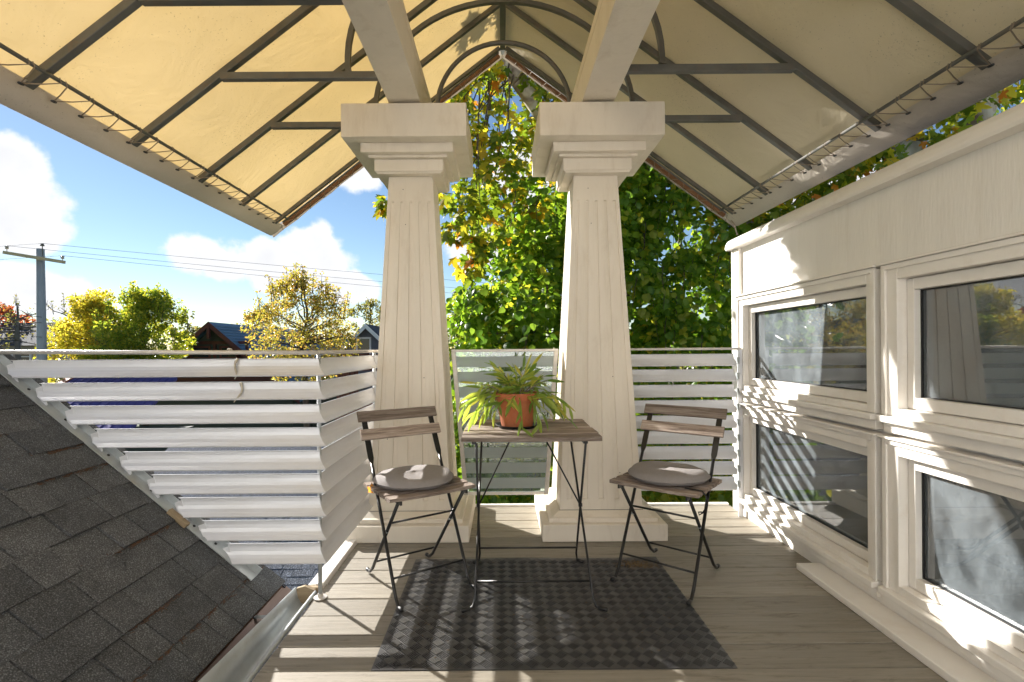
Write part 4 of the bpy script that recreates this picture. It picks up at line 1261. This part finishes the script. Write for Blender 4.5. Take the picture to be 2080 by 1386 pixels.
G = -6.0
def gb(px, y): p = at(px, 708, y); return (p.x, y, G)
def crown_from(px0, px1, py0, py1, y, depth=None):
    a, b = at(px0, py1, y), at(px1, py0, y)
    return ((a + b) / 2), (abs(b.x - a.x) / 2, depth or abs(b.x - a.x) / 2, abs(b.z - a.z) / 2)
TG = 'autumn trees beyond the railing'
c, r = crown_from(118, 275, 600, 800, 21)
bg_tree('yellow_tree', 'golden yellow leafed tree standing right of the utility pole', 'tree', gb(190, 21), c, r, 80, 19000, .12, M['leaf_yellow'], M['bark'], TG, .16, 1.0, seed=2, spire=.35)
c, r = crown_from(205, 378, 574, 800, 20)
bg_tree('green_tree', 'tall yellow-green tree with a pointed top left of the red-gabled house', 'tree', gb(295, 20), c, r, 100, 19000, .115, M['leaf_green'], M['bark'], TG, .16, .9, seed=5, spire=.7)
c, r = crown_from(-30, 82, 618, 715, 34)
bg_tree('red_maple', 'red leafed maple behind the utility pole at far left', 'tree', gb(25, 34), c, r, 26, 3000, .20, M['leaf_red'], M['bark'], TG, .18, 1.0, seed=8)
c, r = crown_from(-40, 110, 600, 720, 28)
bg_tree('bare_tree', 'nearly bare branching tree left of the utility pole', 'tree', gb(40, 28), c, r, 26, 420, .13, M['leaf_far'], M['grey_bark'], TG, .20, .9, seed=11, bare=4)
c, r = crown_from(95, 215, 596, 735, 27)
bg_tree('bare_tree', 'nearly bare branching tree right behind the utility pole', 'tree', gb(150, 27), c, r, 30, 520, .13, M['leaf_far'], M['grey_bark'], TG, .20, .9, seed=14, bare=4)
c, r = crown_from(515, 722, 548, 800, 13)
bg_tree('oak_tree', 'open-crowned brownish oak between the red-gabled house and the grey house', 'tree', gb(625, 13), c, r, 120, 13000, .068, M['leaf_oak'], M['bark'], TG, .11, .72, seed=21, spire=.35)
c, r = crown_from(480, 560, 622, 720, 34)
bg_tree('orange_tree', 'rounded olive-orange tree behind the teal roof', 'tree', gb(520, 34), c, r, 24, 2600, .18, M['leaf_oak'], M['bark'], TG, .16, 1.1, seed=24)
c, r = crown_from(350, 412, 632, 720, 45)
bg_tree('grey_green_tree', 'distant grey-green tree left of the red gable peak', 'tree', gb(380, 45), c, r, 22, 1700, .22, M['leaf_far'], M['bark'], TG, .18, 1.0, seed=27)
c, r = crown_from(705, 800, 608, 700, 40)
bg_tree('grey_green_tree', 'thin grey-green tree behind the grey gabled house', 'tree', gb(750, 40), c, r, 28, 2100, .18, M['leaf_far'], M['bark'], TG, .20, .9, seed=30)
c, r = crown_from(895, 1010, 585, 800, 14)
bg_tree('dark_green_tree', 'dark green bushy tree seen low between the two columns', 'tree', gb(950, 14), c, r, 36, 5200, .13, M['leaf_dark'], M['bark'], TG, .14, 1.1, seed=33)
c, r = crown_from(830, 960, 640, 820, 22)
bg_tree('far_green_tree', 'farther green tree just left of the dark tree between the columns', 'tree', gb(890, 22), c, r, 24, 2600, .17, M['leaf_green'], M['bark'], TG, .14, 1.1, seed=35)
# continuous far tree line
n = 16000
X = rng.uniform(-160, 160, n); Yv = rng.uniform(70, 95, n)
hgt = np.array([4.2 + 1.6 * mnoise.noise((x * .05, 3.3, 0)) + 1.0 * mnoise.noise((x * .17, 9.1, 0)) for x in X])
Z = G + rng.uniform(0, 1, n) ** .6 * (hgt + 2.6)
o = leaf_cloud('distant_trees', small_leaf(), np.stack([X, Yv, Z], 1), rand_dirs(n, .4), rng.normal(size=(n, 3)), rng.uniform(.7, 1.7, n), M['leaf_far'], None)
tag(o, 'hazy line of distant autumn trees along the horizon', 'tree line', kind='stuff')

# ---- linden: dense green curtain of leaves beyond the right column
lt = thing('linden_tree', 'tall dense green linden hanging behind the right column', 'tree', (1.9, 7.6, G))
tr = MB()
stems = [((1.9, 8.0, G), (2.1, 7.9, 6.5), .07), ((1.5, 8.1, G), (1.15, 7.9, 6.0), .06), ((2.5, 8.1, G), (3.0, 7.9, 6.2), .06)]
spine = []
for k, (a, b, r_) in enumerate(stems): spine.append(limb(tr, a, b, r_, .03, .05, 12, 40 + k))
tr.build('trunk', M['grey_bark'], lt, smooth=True)
lm = MB(); clumps = []
rnd = random.Random(3)
for k in range(430):
    # hanging curtain: centre line and width change with height
    z = rnd.uniform(-2.6, 4.6)
    xl = -.62 + .10 * mnoise.noise((z, 1, 1)) + (1.5 if z > 3.3 else .55 if z > 2.4 else .15 if z > 1.9 else .0) - (.10 if z < 1.2 else 0)
    x = rnd.uniform(max(xl, .9), 3.4) if k % 3 else rnd.uniform(xl, xl + 1.4)
    y = rnd.uniform(5.9, 7.9) if x > 0.3 else rnd.uniform(6.2, 7.3)
    clumps.append((Vector((x, y, z)), rnd.uniform(.20, .42)))
for k, (p, r_) in enumerate(clumps):
    sp = spine[k % 3]; a = sp[min(12, max(1, int((p.z - G) / 12.4 * 12)))]
    limb(lm, a, p, .011, .004, .12, 5, 90 + k, 4) if k % 3 == 0 else None
    for q in range(2):                                # thin hanging twigs
        s0 = p + Vector((rnd.uniform(-.2, .2), rnd.uniform(-.2, .2), rnd.uniform(-.1, .25)))
        limb(lm, s0, s0 + Vector((rnd.uniform(-.15, .15), rnd.uniform(-.15, .1), -rnd.uniform(.35, .7))), .006, .002, .1, 4, k * 3 + q, 4)
tag(lm.build('limbs', M['bark'], lt, smooth=True), kind='stuff')
P = crown_points(clumps, [150] * len(clumps), 1.15)
n = len(P)
dirs = np.stack([rng.normal(0, .5, n), rng.normal(-.35, .6, n), rng.uniform(.15, 1.0, n)], 1)
tips = np.stack([rng.normal(0, .45, n), rng.normal(-.2, .45, n), -np.ones(n)], 1)
o = leaf_cloud('crown', heart_leaf(), P, dirs, tips, rng.uniform(.06, .108, n), M['leaf_linden'], lt); tag(o, kind='stuff')
# larger leaves on the near face, picked out one by one
hl = heart_leaf(); near_m = []
for k in range(4):
    me = bpy.data.meshes.new('leaf'); me.from_pydata([(x, y, z * (1, 1.8, .4, 2.4)[k]) for x, y, z in hl[0]], [], hl[1])
    cc_ = [(.05, .11, .02), (.075, .15, .025), (.11, .19, .03), (.16, .20, .03)][k]
    me.materials.append(m_leaf('linden_near_leaf', [(0, cc_), (1, cc_)])); near_m.append(me)
for k in range(130):
    p_ = at(rnd.uniform(1275, 1480) if k % 2 else rnd.uniform(960, 1120), rnd.uniform(330, 705) if k % 2 else rnd.uniform(480, 705), rnd.uniform(5.0, 5.9))
    nv = Vector((rnd.gauss(0, .5), rnd.gauss(-.8, .4), rnd.uniform(.2, 1))).normalized(); tv = Vector((rnd.gauss(0, .5), 0, -1)); tv = (tv - nv * tv.dot(nv)).normalized(); xx = tv.cross(nv)
    o = bpy.data.objects.new('leaf', near_m[k % 4]); COL.objects.link(o); o.parent = lt
    mt = Matrix((xx, tv, nv)).transposed().to_4x4() @ Matrix.Scale(rnd.uniform(.075, .11), 4); mt.translation = p_ - Vector(lt.location); o.matrix_local = mt

# ---- sycamore: trunk right of the wall, limbs over the canopy, lobed leaves
sy = thing('sycamore_tree', 'old sycamore with mottled bark and big yellowing leaves arching over the canopy', 'tree', (4.4, 6.2, G))
tr = MB()
limb(tr, (4.4, 6.2, G), (4.25, 6.0, 1.6), .30, .22, .03, 9, 201, 14)
tr.build('trunk', M['syc_bark'], sy, smooth=True)
big = MB()
limb(big, (4.25, 6.0, 1.6), at(1840, 292, 5.6), .20, .17, .03, 6, 202, 12)
limb(big, at(1840, 292, 5.6), at(1780, 200, 6.2), .17, .13, .04, 6, 203, 12)
limb(big, (4.30, 6.0, 1.4), at(2000, 215, 5.2), .14, .11, .04, 6, 204, 12)
limb(big, at(2000, 215, 5.2), at(2060, 60, 5.6), .11, .08, .04, 6, 205, 12)
big.build('limb', M['syc_bark'], sy, smooth=True)
b2 = MB()
q0 = at(1300, 420, 6.6); q1 = at(1105, 235, 6.3); q2 = at(1055, 165, 6.2); q3 = at(1015, 95, 6.2); q4 = at(985, -40, 6.2)
limb(b2, (4.25, 6.0, 1.7), at(1330, 330, 6.6), .15, .125, .05, 6, 207, 12)
limb(b2, at(1330, 330, 6.6), q1, .125, .11, .03, 5, 208, 12)
limb(b2, q1, q2, .11, .105, .02, 5, 209, 12); limb(b2, q2, q3, .105, .07, .05, 5, 210, 12); limb(b2, q3, q4, .07, .05, .05, 5, 211, 10)
b2.build('limb', M['syc_bark'], sy, smooth=True)
tw = MB(); sclumps = []
def twig(a, b, r=.014):
    limb(tw, a, b, r, .004, .10, 6, rnd.randint(0, 999), 5)
# hanging sprays seen in the gap between the columns (px, py, depth, radius)
sprays = [(905, 240, 5.9, .20), (930, 180, 6.0, .22), (965, 150, 6.1, .22), (1000, 130, 5.9, .2), (1040, 125, 6.4, .16), (1085, 150, 6.1, .2), (1120, 185, 5.9, .2), (1145, 170, 6.2, .2), (1010, 200, 6.3, .2),
          (950, 260, 6.0, .26), (990, 270, 6.2, .26), (1030, 290, 6.0, .24), (1065, 330, 6.2, .26), (960, 330, 6.1, .26), (1005, 350, 5.9, .26), (1050, 390, 6.3, .24), (925, 400, 5.7, .22), (960, 430, 5.8, .26),
          (1085, 290, 6.4, .22), (925, 470, 5.8, .16), (990, 470, 6.1, .22), (955, 540, 5.8, .15), (970, 500, 5.7, .14), (1090, 420, 6.3, .2), (905, 330, 6.0, .18), (1150, 260, 6.3, .25), (900, 200, 6.1, .2),
          (1020, 160, 6.6, .25), (940, 220, 6.5, .25), (1070, 240, 6.6, .25), (1110, 330, 6.6, .25), (915, 290, 6.4, .22), (980, 390, 6.5, .25), (1030, 440, 6.6, .25), (1110, 250, 6.5, .22),
          (785, 415, 6.0, .10)]
for pxx, pyy, d_, rr in sprays:
    p_ = at(pxx, pyy, d_); sclumps.append((p_, rr))
    src = at(1020 + rnd.uniform(-60, 60), 60 + rnd.uniform(-80, 60), 6.2) if pxx < 1060 else q1
    twig(src, p_, .013)
# over the wall at the right
for pxx, pyy, d_, rr in [(1560, 430, 5.8, .3), (1620, 400, 5.6, .3), (1680, 370, 5.4, .3), (1740, 330, 5.2, .28), (1790, 320, 4.8, .2), (1900, 240, 5.0, .25), (1960, 190, 5.0, .3), (2040, 160, 5.2, .3), (1550, 400, 6.6, .4), (1640, 330, 6.6, .4), (1750, 250, 6.6, .4), (1900, 170, 6.4, .35), (1660, 390, 6.0, .35), (1600, 425, 5.4, .22), (1500, 440, 6.2, .35), (2060, 200, 5.8, .35), (1730, 300, 6.0, .3), (1480, 480, 6.6, .3), (1700, 345, 5.0, .2)]:
    p_ = at(pxx, pyy, d_); sclumps.append((p_, rr)); twig(at(1790, 230, 6.0), p_, .012)
# crown above the canopy
for k in range(70):
    p_ = Vector((rnd.uniform(-.6, 6.5), rnd.uniform(5.4, 9), rnd.uniform(4.9, 8.0)))
    sclumps.append((p_, rnd.uniform(.4, .7)))
    if k % 2: twig(at(1000, -30, 6.2) if p_.x < 2 else at(1780, 200, 6.2), p_, .02)
# two sprays whose shade falls on the canvas and the wall
for p_ in (Vector((-.66, 4.62, 3.02)), Vector((-.60, 4.68, 3.16)), Vector((-1.15, 4.75, 4.10)), Vector((-1.0, 4.95, 4.35)), Vector((-.75, 4.9, 4.3))): sclumps.append((p_, .16)); twig(at(985, -40, 6.2), p_)
tag(tw.build('twigs', M['bark'], sy, smooth=True), kind='stuff')
P = crown_points(sclumps, [int(40 + 380 * r_ * r_) if r_ < .31 else int(26 + 300 * r_ * r_) for _, r_ in sclumps], .9)
n = len(P)
dirs = np.stack([rng.normal(0, .6, n), rng.normal(-.4, .7, n), rng.uniform(.1, 1.0, n)], 1)
tips = np.stack([rng.normal(0, .6, n), rng.normal(-.1, .6, n), -rng.uniform(.2, 1.2, n)], 1)
sizes = rng.uniform(.10, .19, n)
o = leaf_cloud('crown', lobed_leaf(), P, dirs, tips, sizes, M['leaf_syc'], sy); tag(o, kind='stuff')
syl = lobed_leaf(); syl_m = []
for k, cc_ in enumerate([(.06, .11, .018), (.11, .16, .02), (.22, .22, .025), (.36, .28, .03), (.40, .16, .03), (.14, .17, .022)]):
    me = bpy.data.meshes.new('leaf'); me.from_pydata([(x, y, z * (1, 2.5, 1.5, 3, 2.5, 1.2)[k]) for x, y, z in syl[0]], [], syl[1])
    me.materials.append(m_leaf('sycamore_leaf_tone', [(0, cc_), (1, cc_)])); syl_m.append(me)
picks = [(965, 525, 5.6, 4), (938, 552, 5.6, 3), (905, 470, 5.6, 2), (918, 520, 5.7, 3), (780, 408, 5.9, 3), (790, 425, 5.9, 0), (1808, 325, 4.4, 5), (1660, 392, 5.0, 4), (970, 120, 5.8, 0), (1030, 135, 5.9, 0)]
for k in range(120):
    s_ = sprays[k % (len(sprays) - 1)]
    picks.append((s_[0] + rnd.uniform(-28, 28), s_[1] + rnd.uniform(-28, 28), s_[2] - rnd.uniform(.2, .5), rnd.choice((0, 1, 1, 2, 2, 3, 5, 5))))
for pxx, pyy, d_, k in picks:
    p_ = at(pxx, pyy, d_)
    nv = Vector((rnd.gauss(0, .5), rnd.gauss(-.7, .5), rnd.uniform(.1, 1))).normalized(); tv = Vector((rnd.gauss(0, .6), 0, -1)); tv = (tv - nv * tv.dot(nv)).normalized(); xx = tv.cross(nv)
    o = bpy.data.objects.new('leaf', syl_m[k]); COL.objects.link(o); o.parent = sy
    mt = Matrix((xx, tv, nv)).transposed().to_4x4() @ Matrix.Scale(rnd.uniform(.13, .20), 4); mt.translation = p_ - Vector(sy.location); o.matrix_local = mt

# shrubs below the deck seen through the lower gaps
for nm, lab, cpt, rad, cnt in (('shrub', 'leafy green shrub below the deck behind the right chair', at(1370, 1015, 6.2), (1.0, .6, .7), 2600), ('shrub', 'leafy green shrub low behind the glass panel', at(1075, 985, 7.5), (.45, .5, .6), 1200)):
    t = thing(nm, lab, 'shrub', (cpt.x, cpt.y, G), 'shrubs below the deck')
    sm = MB(); limb(sm, (cpt.x, cpt.y, G), cpt, .04, .02, .05, 6, 5); sm.build('stem', M['bark'], t, smooth=True)
    d = rng.normal(size=(cnt, 3)); d /= np.linalg.norm(d, axis=1, keepdims=True); P = d * (rng.uniform(.2, 1, cnt) ** .5)[:, None] * np.array(rad) + np.array(cpt)
    tag(leaf_cloud('foliage', heart_leaf(), P, rand_dirs(cnt, .5), rng.normal(size=(cnt, 3)), rng.uniform(.07, .12, cnt), M['leaf_green'], t), kind='stuff')

# ================================================================== NEIGHBOURHOOD
# ---- utility pole and wires
up_ = thing('utility_pole', 'grey wooden utility pole with a tilted crossarm at far left', 'utility pole', gb(84, 18))
b0 = at(86, 760, 18); t0 = at(82, 506, 18)
MB().tube([(b0.x + .03, 18, G), (b0.x, 18, -1), (t0.x, 18, t0.z)], [.19, .155, .118], 14).build('pole', M['pole_wood'], up_, smooth=True)
a0, a1 = at(8, 513, 17.8), at(131, 533, 17.8)
MB().bar(a0, a1, .11, (0, 1, 0)).build('crossarm', M['arm_wood'], up_, .01)
ins = []
for p_ in (at(14, 506, 17.8), at(127, 526, 17.8)):
    MB().lathe([(.012, -.10), (.012, 0), (.05, .0), (.055, .03), (.03, .045), (.06, .06), (.06, .085), (.03, .10), (0, .11)], p_, 12).build('insulator', M['porcelain'], up_, smooth=True); ins.append(p_ + Vector((0, 0, .11)))
pt = at(86, 500, 17.85)
MB().lathe([(.014, -.35), (.014, 0), (.06, .0), (.065, .03), (.03, .05), (.05, .06), (.045, .085), (0, .09)], pt, 12).build('insulator', M['frame_steel'], up_, smooth=True); ins.append(pt + Vector((0, 0, .09)))
for z_ in (2.1, 1.6, 2.3):
    MB().tube([(t0.x - .13, 17.88, z_), (t0.x + .15, 17.86, z_ - .03)], .012, 6).build('band', M['frame_steel'], up_)
# wires running right and away
ends = [(at(1900, 620, 40), ins[2]), (at(1900, 640, 40), ins[0]), (at(1900, 652, 40), ins[1])]
for k, ((e, s_), lab) in enumerate(zip(ends, ('topmost power line running right from the pole', 'middle power line running right from the pole crossarm', 'lowest power line running right from the pole crossarm'))):
    pts = []
    for q in range(25):
        t = q / 24; p_ = s_.lerp(e, t); p_.z -= .5 * 4 * t * (1 - t); pts.append(p_)
    l2 = s_ + Vector((-14, 2, .3))
    pts = [s_.lerp(l2, t) - Vector((0, 0, .9 * t * (1 - t))) for t in (1, .66, .33)] + pts
    tag(MB().tube(pts, .0065, 5).build('power_line', M['wire']), lab, 'power line', 'power lines')

# ---- houses
def gable_house(name, label, x0, x1, y0, y1, eave, ridge, wallm, roofm, trimm, over=.45, axis='y', cat='house'):
    """ridge along y; gable faces the deck"""
    t = thing(name, label, cat, ((x0 + x1) / 2, y0, G))
    xm = (x0 + x1) / 2
    v = [(x0, y0, G), (x1, y0, G), (x1, y0, eave), (xm, y0, ridge), (x0, y0, eave), (x0, y1, G), (x1, y1, G), (x1, y1, eave), (xm, y1, ridge), (x0, y1, eave)]
    MB().add(v, [(0, 1, 2, 3, 4), (9, 8, 7, 6, 5), (0, 4, 9, 5), (1, 6, 7, 2)]).build('wall', M[wallm], t)
    sl_ = (ridge - eave) / (xm - x0)
    for s, nm in ((-1, 'roof'), (1, 'roof')):
        xe = xm + s * ((x1 - x0) / 2 + over); ze = ridge - sl_ * ((x1 - x0) / 2 + over)
        th = .12
        a = [(xm, y0 - over, ridge + .02), (xe, y0 - over, ze + .02), (xe, y1 + over, ze + .02), (xm, y1 + over, ridge + .02)]
        b_ = [(p[0], p[1], p[2] + th) for p in a]
        rf = MB().add(a + b_, [(3, 2, 1, 0), (4, 5, 6, 7), (0, 1, 5, 4), (1, 2, 6, 5), (2, 3, 7, 6), (3, 0, 4, 7)]).build(nm, M[roofm], t)
        fb = [(xm, y0 - over - .05, ridge + .15), (xe, y0 - over - .05, ze + .15), (xe, y0 - over - .05, ze - .10), (xm, y0 - over - .05, ridge - .10)]
        f2 = [(p[0], p[1] + .045, p[2]) for p in fb]
        MB().add(fb + f2, [(0, 1, 2, 3), (7, 6, 5, 4), (0, 4, 5, 1), (1, 5, 6, 2), (2, 6, 7, 3), (3, 7, 4, 0)]).build('bargeboard', M[trimm], t)
    return t, sl_
def house_window(t, xc, y, zc, w, h, trimm, muntin=True):
    wn = MB()
    f = .09
    wn.box(xc - w / 2 - f, xc - w / 2, y - .06, y - .005, zc - h / 2 - f, zc + h / 2 + f); wn.box(xc + w / 2, xc + w / 2 + f, y - .06, y - .005, zc - h / 2 - f, zc + h / 2 + f)
    wn.box(xc - w / 2 + .001, xc + w / 2 - .001, y - .06, y - .005, zc + h / 2, zc + h / 2 + f); wn.box(xc - w / 2 + .001, xc + w / 2 - .001, y - .06, y - .005, zc - h / 2 - f, zc - h / 2)
    if muntin: wn.box(xc - w / 2 + .001, xc + w / 2 - .001, y - .045, y - .02, zc + h * .08, zc + h * .08 + .05)
    o = wn.build('window', M[trimm], t)
    MB().box(xc - w / 2, xc + w / 2, y - .03, y - .012, zc - h / 2, zc + h / 2).build('pane', M['darkglass'], o)

# green craftsman with red bargeboards
Yh = 24.0
ap = at(425, 655, Yh - .5)
xm = ap.x; hwid = 3.6
h1, s1 = gable_house('craftsman_house', 'dark green gabled house with red bargeboards and teal metal roof', xm - hwid, xm + hwid, Yh, Yh + 11, ap.z - .12 - hwid * .86, ap.z - .12, 'green_siding', 'teal_roof', 'red_trim', .55)
for dx in (-.75, .75): house_window(h1, xm + dx, Yh, ap.z - 1.75, .9, 1.15, 'red_trim')
MB().box(xm - 3.4, xm + 3.4, Yh - .12, Yh - .01, ap.z - 2.75, ap.z - 2.5).build('belt_course', M['red_trim'], h1)
MB().box(xm - 1.7, xm + 1.7, Yh - .08, Yh - .01, ap.z - 1.0, ap.z - .86).build('belt_course', M['red_trim'], h1)
for dx in (-1.5, 0, 1.5): MB().box(xm + dx - .06, xm + dx + .06, Yh - .10, Yh - .02, ap.z - 2.5, ap.z - 1.0).build('wall_batten', M['red_trim'], h1)
# brackets and peak post
MB().box(xm - .06, xm + .06, Yh - .62, Yh - .50, ap.z - .75, ap.z - .12).build('peak_post', M['red_trim'], h1)
for dx in (-2.2, -1.1, 1.1, 2.2): MB().bar((xm + dx, Yh - .02, ap.z - .86 * abs(dx) - .7), (xm + dx, Yh - .55, ap.z - .86 * abs(dx) - .25), .10).build('bracket', M['red_trim'], h1)
# standing seams / shingle courses on the right slope, and a cross gable
for k in range(24):
    d = .25 + k * .17; xx = xm + d; zz = ap.z + .06 - s1 * d
    MB().bar((xx, Yh - .5, zz), (xx, Yh + 11.4, zz), .03).build('roof_course', M['teal_roof'], h1)
gx0 = at(530, 660, 29).x
for k, (dd) in enumerate((0,)):
    xr0, xr1 = xm + .8, xm + 6.2; zr = ap.z - .55
    v = [(xr0, 29.5, zr), (xr1, 29.5, zr), (xr1, 26.2, zr - 2.6), (xr0 + 2.4, 26.2, zr - 2.6), (xr1, 32.8, zr - 2.6), (xr0 + 2.4, 32.8, zr - 2.6)]
    MB().add(v, [(0, 3, 2, 1), (0, 1, 4, 5)]).build('cross_roof', M['teal_roof'], h1)
    MB().add([(xr1 - .3, 26.5, zr - 2.7), (xr1 - .3, 32.5, zr - 2.7), (xr1 - .3, 29.5, zr - .2), (xr1 - .3, 26.5, G), (xr1 - .3, 32.5, G)], [(0, 1, 2), (3, 4, 1, 0)]).build('wall', M['green_siding'], h1)
    MB().add([(xm + 3.4, 26.5, G), (xr1 - .3, 26.5, G), (xr1 - .3, 26.5, zr - 2.7), (xm + 3.4, 26.5, zr - 2.7)], [(0, 1, 2, 3)]).build('wall', M['green_siding'], h1)
for k in range(14): MB().sphere((xm + 1.4 + k * .22, 29.5, zr + .06), (.09, .10, .07), 6, 4).build('ridge_tile', M['galv'], h1)

# grey house with white trim and red-brown balcony
Yg = 27.0
ap = at(743, 659, Yg - .4); xm = ap.x; hwid = 3.1
h2, s2 = gable_house('grey_house', 'grey sided house with white trimmed gable and dark roof', xm - hwid, xm + hwid, Yg, Yg + 9, ap.z - .12 - hwid * .95, ap.z - .12, 'grey_siding', 'dark_roof', 'white_trim', .45)
house_window(h2, xm - .22, Yg, ap.z - 1.25, .62, 1.0, 'white_trim', False)
for k in range(26):
    z_ = ap.z - .5 - k * .11; wv = min(hwid - .05, (ap.z - .15 - z_) / .95 - .1)
    if wv > .1: MB().box(xm - wv, xm + wv, Yg - .018, Yg - .001, z_, z_ + .012).build('clapboard', M['grey_siding'], h2)
MB().box(xm + 1.4, xm + 1.75, Yg + 3, Yg + 3.4, ap.z - 1.5, ap.z + .5).build('chimney', M['white_trim'], h2)
bal = thing('balcony_fence', 'red-brown board fence and railing below the grey gable window', 'fence', (xm, Yg - 1.6, G))
bx0 = xm - 1.15
for k in range(9): MB().box(bx0 + k * .12, bx0 + k * .12 + .11, Yg - 1.6, Yg - 1.56, -1.6, ap.z - 1.35).build('board', M['brown_fence'], bal)
MB().box(bx0 + .9, xm + 3.2, Yg - 1.6, Yg - 1.54, ap.z - 1.62, ap.z - 1.55).build('rail', M['brown_fence'], bal)
MB().box(bx0 + .9, xm + 3.2, Yg - 1.6, Yg - 1.54, ap.z - 2.35, ap.z - 2.28).build('rail', M['brown_fence'], bal)
for k in range(26): MB().box(bx0 + 1.0 + k * .13, bx0 + 1.0 + k * .13 + .035, Yg - 1.59, Yg - 1.55, ap.z - 2.28, ap.z - 1.62).build('baluster', M['brown_fence'], bal)
MB().box(bx0 - .1, xm + 3.2, Yg - 1.55, Yg - .1, G, -1.65).build('balcony_deck', M['brown_fence'], bal)

# hip roofed house at far left
hp = thing('hip_roof_house', 'pale house with a dark hipped roof at the far left edge', 'house', gb(20, 30))
c0 = at(10, 655, 33)
x0, x1, y0, y1 = c0.x - 6, at(122, 700, 30).x, 30, 37
ze = at(60, 702, 30).z; zr = c0.z
MB().add([(x0, y0, ze), (x1, y0, ze), (x1, y1, ze), (x0, y1, ze), (x0 + 3.5, 33.5, zr), (x1 - 3.2, 33.5, zr)], [(0, 1, 5, 4), (1, 2, 5), (2, 3, 4, 5), (3, 0, 4), (3, 2, 1, 0)]).build('roof', M['dark_roof'], hp)
MB().box(x0 + .4, x1 - .4, y0 + .4, y1 - .4, G, ze - .005).build('wall', M['cream_siding'], hp)
for k in range(4):
    house_window(hp, x1 - 1.3 - k * 1.1, y0 + .4, ze - .75, .55, .8, 'white_trim')
MB().add([(x0, 27, ze - 2.2), (x1 + .8, 27, ze - 2.2), (x1 + .2, 30.38, ze - 1.25), (x0, 30.38, ze - 1.25), (x0, 27, ze - 2.3), (x1 + .8, 27, ze - 2.3), (x1 + .2, 30.38, ze - 1.35), (x0, 30.38, ze - 1.35)],
         [(0, 1, 2, 3), (7, 6, 5, 4), (0, 4, 5, 1), (1, 5, 6, 2), (2, 6, 7, 3), (3, 7, 4, 0)]).build('porch_roof', M['tile_roof'], hp)
for k in range(30): MB().bar((x1 + .7 - k * .3, 27, ze - 2.16), (x1 + .15 - k * .3, 30.3, ze - 1.22), .06).build('roof_tile_rib', M['tile_roof'], hp)

# house with purple standing-seam roof
ph = thing('purple_roof_house', 'low house with a purple standing-seam metal roof behind the left railing', 'house', gb(280, 17))
A_, B_ = at(150, 770, 19), at(372, 778, 19); C_, D_ = at(455, 912, 14.5), at(235, 890, 14.5)
yr_, ye_ = 18.6, 14.0
zr_, ze_ = at(250, 766, yr_).z, at(350, 905, ye_).z
xl_, xr_ = at(150, 770, yr_).x, at(360, 770, yr_).x + 1.2
MB().add([(xl_, yr_, zr_), (xr_ - 1.2, yr_, zr_), (xr_, ye_, ze_), (xl_ + .5, ye_, ze_), (xl_, yr_, zr_ - .12), (xr_ - 1.2, yr_, zr_ - .12), (xr_, ye_, ze_ - .12), (xl_ + .5, ye_, ze_ - .12)],
         [(3, 2, 1, 0), (4, 5, 6, 7), (0, 1, 5, 4), (1, 2, 6, 5), (2, 3, 7, 6), (3, 0, 4, 7)]).build('roof', M['purple_roof'], ph)
for k in range(15):
    t = k / 14
    MB().bar((xl_ + (xr_ - 1.2 - xl_) * t, yr_, zr_ + .02), (xl_ + .5 + (xr_ - xl_ - .5) * t, ye_, ze_ + .02), .028).build('roof_seam', M['purple_roof'], ph)
MB().bar((xl_ - .05, yr_, zr_ - .05), (xl_ + .45, ye_, ze_ - .05), .22).build('fascia', M['red_brick'] if 'red_brick' in M else M['terracotta'], ph)
MB().box(xl_ + .6, xr_ - .6, ye_ + .5, yr_, G, ze_ - .15).build('wall', M['green_siding'], ph)

# neighbour with blue-grey shingles just below the deck
sh = thing('slate_roof_house', 'neighbouring house below the deck with blue-grey shingled roof', 'house', (-4.2, 8.0, G))
y0, y1 = 6.6, 12.0; z0, z1 = -3.35, -1.0
sx0, sx1 = -7.6, -2.0
MB().add([(sx0, y0, z0), (sx1, y0, z0), (sx1, y1, z1), (sx0, y1, z1), (sx0, y0, z0 - .15), (sx1, y0, z0 - .15), (sx1, y1, z1 - .15), (sx0, y1, z1 - .15)], [(0, 1, 2, 3), (7, 6, 5, 4), (0, 4, 5, 1), (1, 5, 6, 2), (2, 6, 7, 3), (3, 7, 4, 0)]).build('roof', M['slate'], sh)
sm_ = {}
slp = math.atan2(z1 - z0, y1 - y0)
for w in (.14, .17, .20):
    sm_[w] = MB().box(-w / 2 + .003, w / 2 - .003, 0, .19, 0, .012).mesh('shingle'); sm_[w].materials.append(M['slate'])
cnt = 0
for k in range(22):
    yy = y0 + .12 + k * .155 * math.cos(slp)
    x = -2.05 - (.08 if k % 2 else 0)
    while x > -4.6 and cnt < 290:
        w = rnd.choice((.14, .17, .20))
        pxx = 1018 + (x / yy) * 1040
        if 540 < pxx < 760:
            o = bpy.data.objects.new('shingle', sm_[w]); COL.objects.link(o); o.parent = sh
            o.location = Vector((x - w / 2, yy, z0 + (yy - y0) * math.tan(slp) + .006 + random.uniform(0, .006))) - sh.location; o.rotation_euler = (slp - .03, 0, 0); cnt += 1
        x -= w
MB().box(sx0 + .4, sx1 - .3, y0 + .4, y1 - .3, G, z0 - .02).build('wall', M['grey_siding'], sh)

# blue-grey sided house beyond the shrubs, seen below the glass panel
bh = thing('blue_grey_house', 'blue-grey clapboard house wall low beyond the glass panel', 'house', (1.5, 10.5, G))
MB().box(-1.6, 5.0, 10.5, 15, G, -.55).build('wall', M['bluegrey_siding'], bh)
for k in range(38):
    z_ = -.62 - k * .13
    MB().box(-1.62, 5.0, 10.475, 10.499, z_ - .012, z_).build('clapboard', M['bluegrey_siding'], bh)
house_window(bh, at(1052, 1040, 10.5).x, 10.5, at(1052, 1040, 10.5).z, .45, .5, 'bluegrey_siding', False)
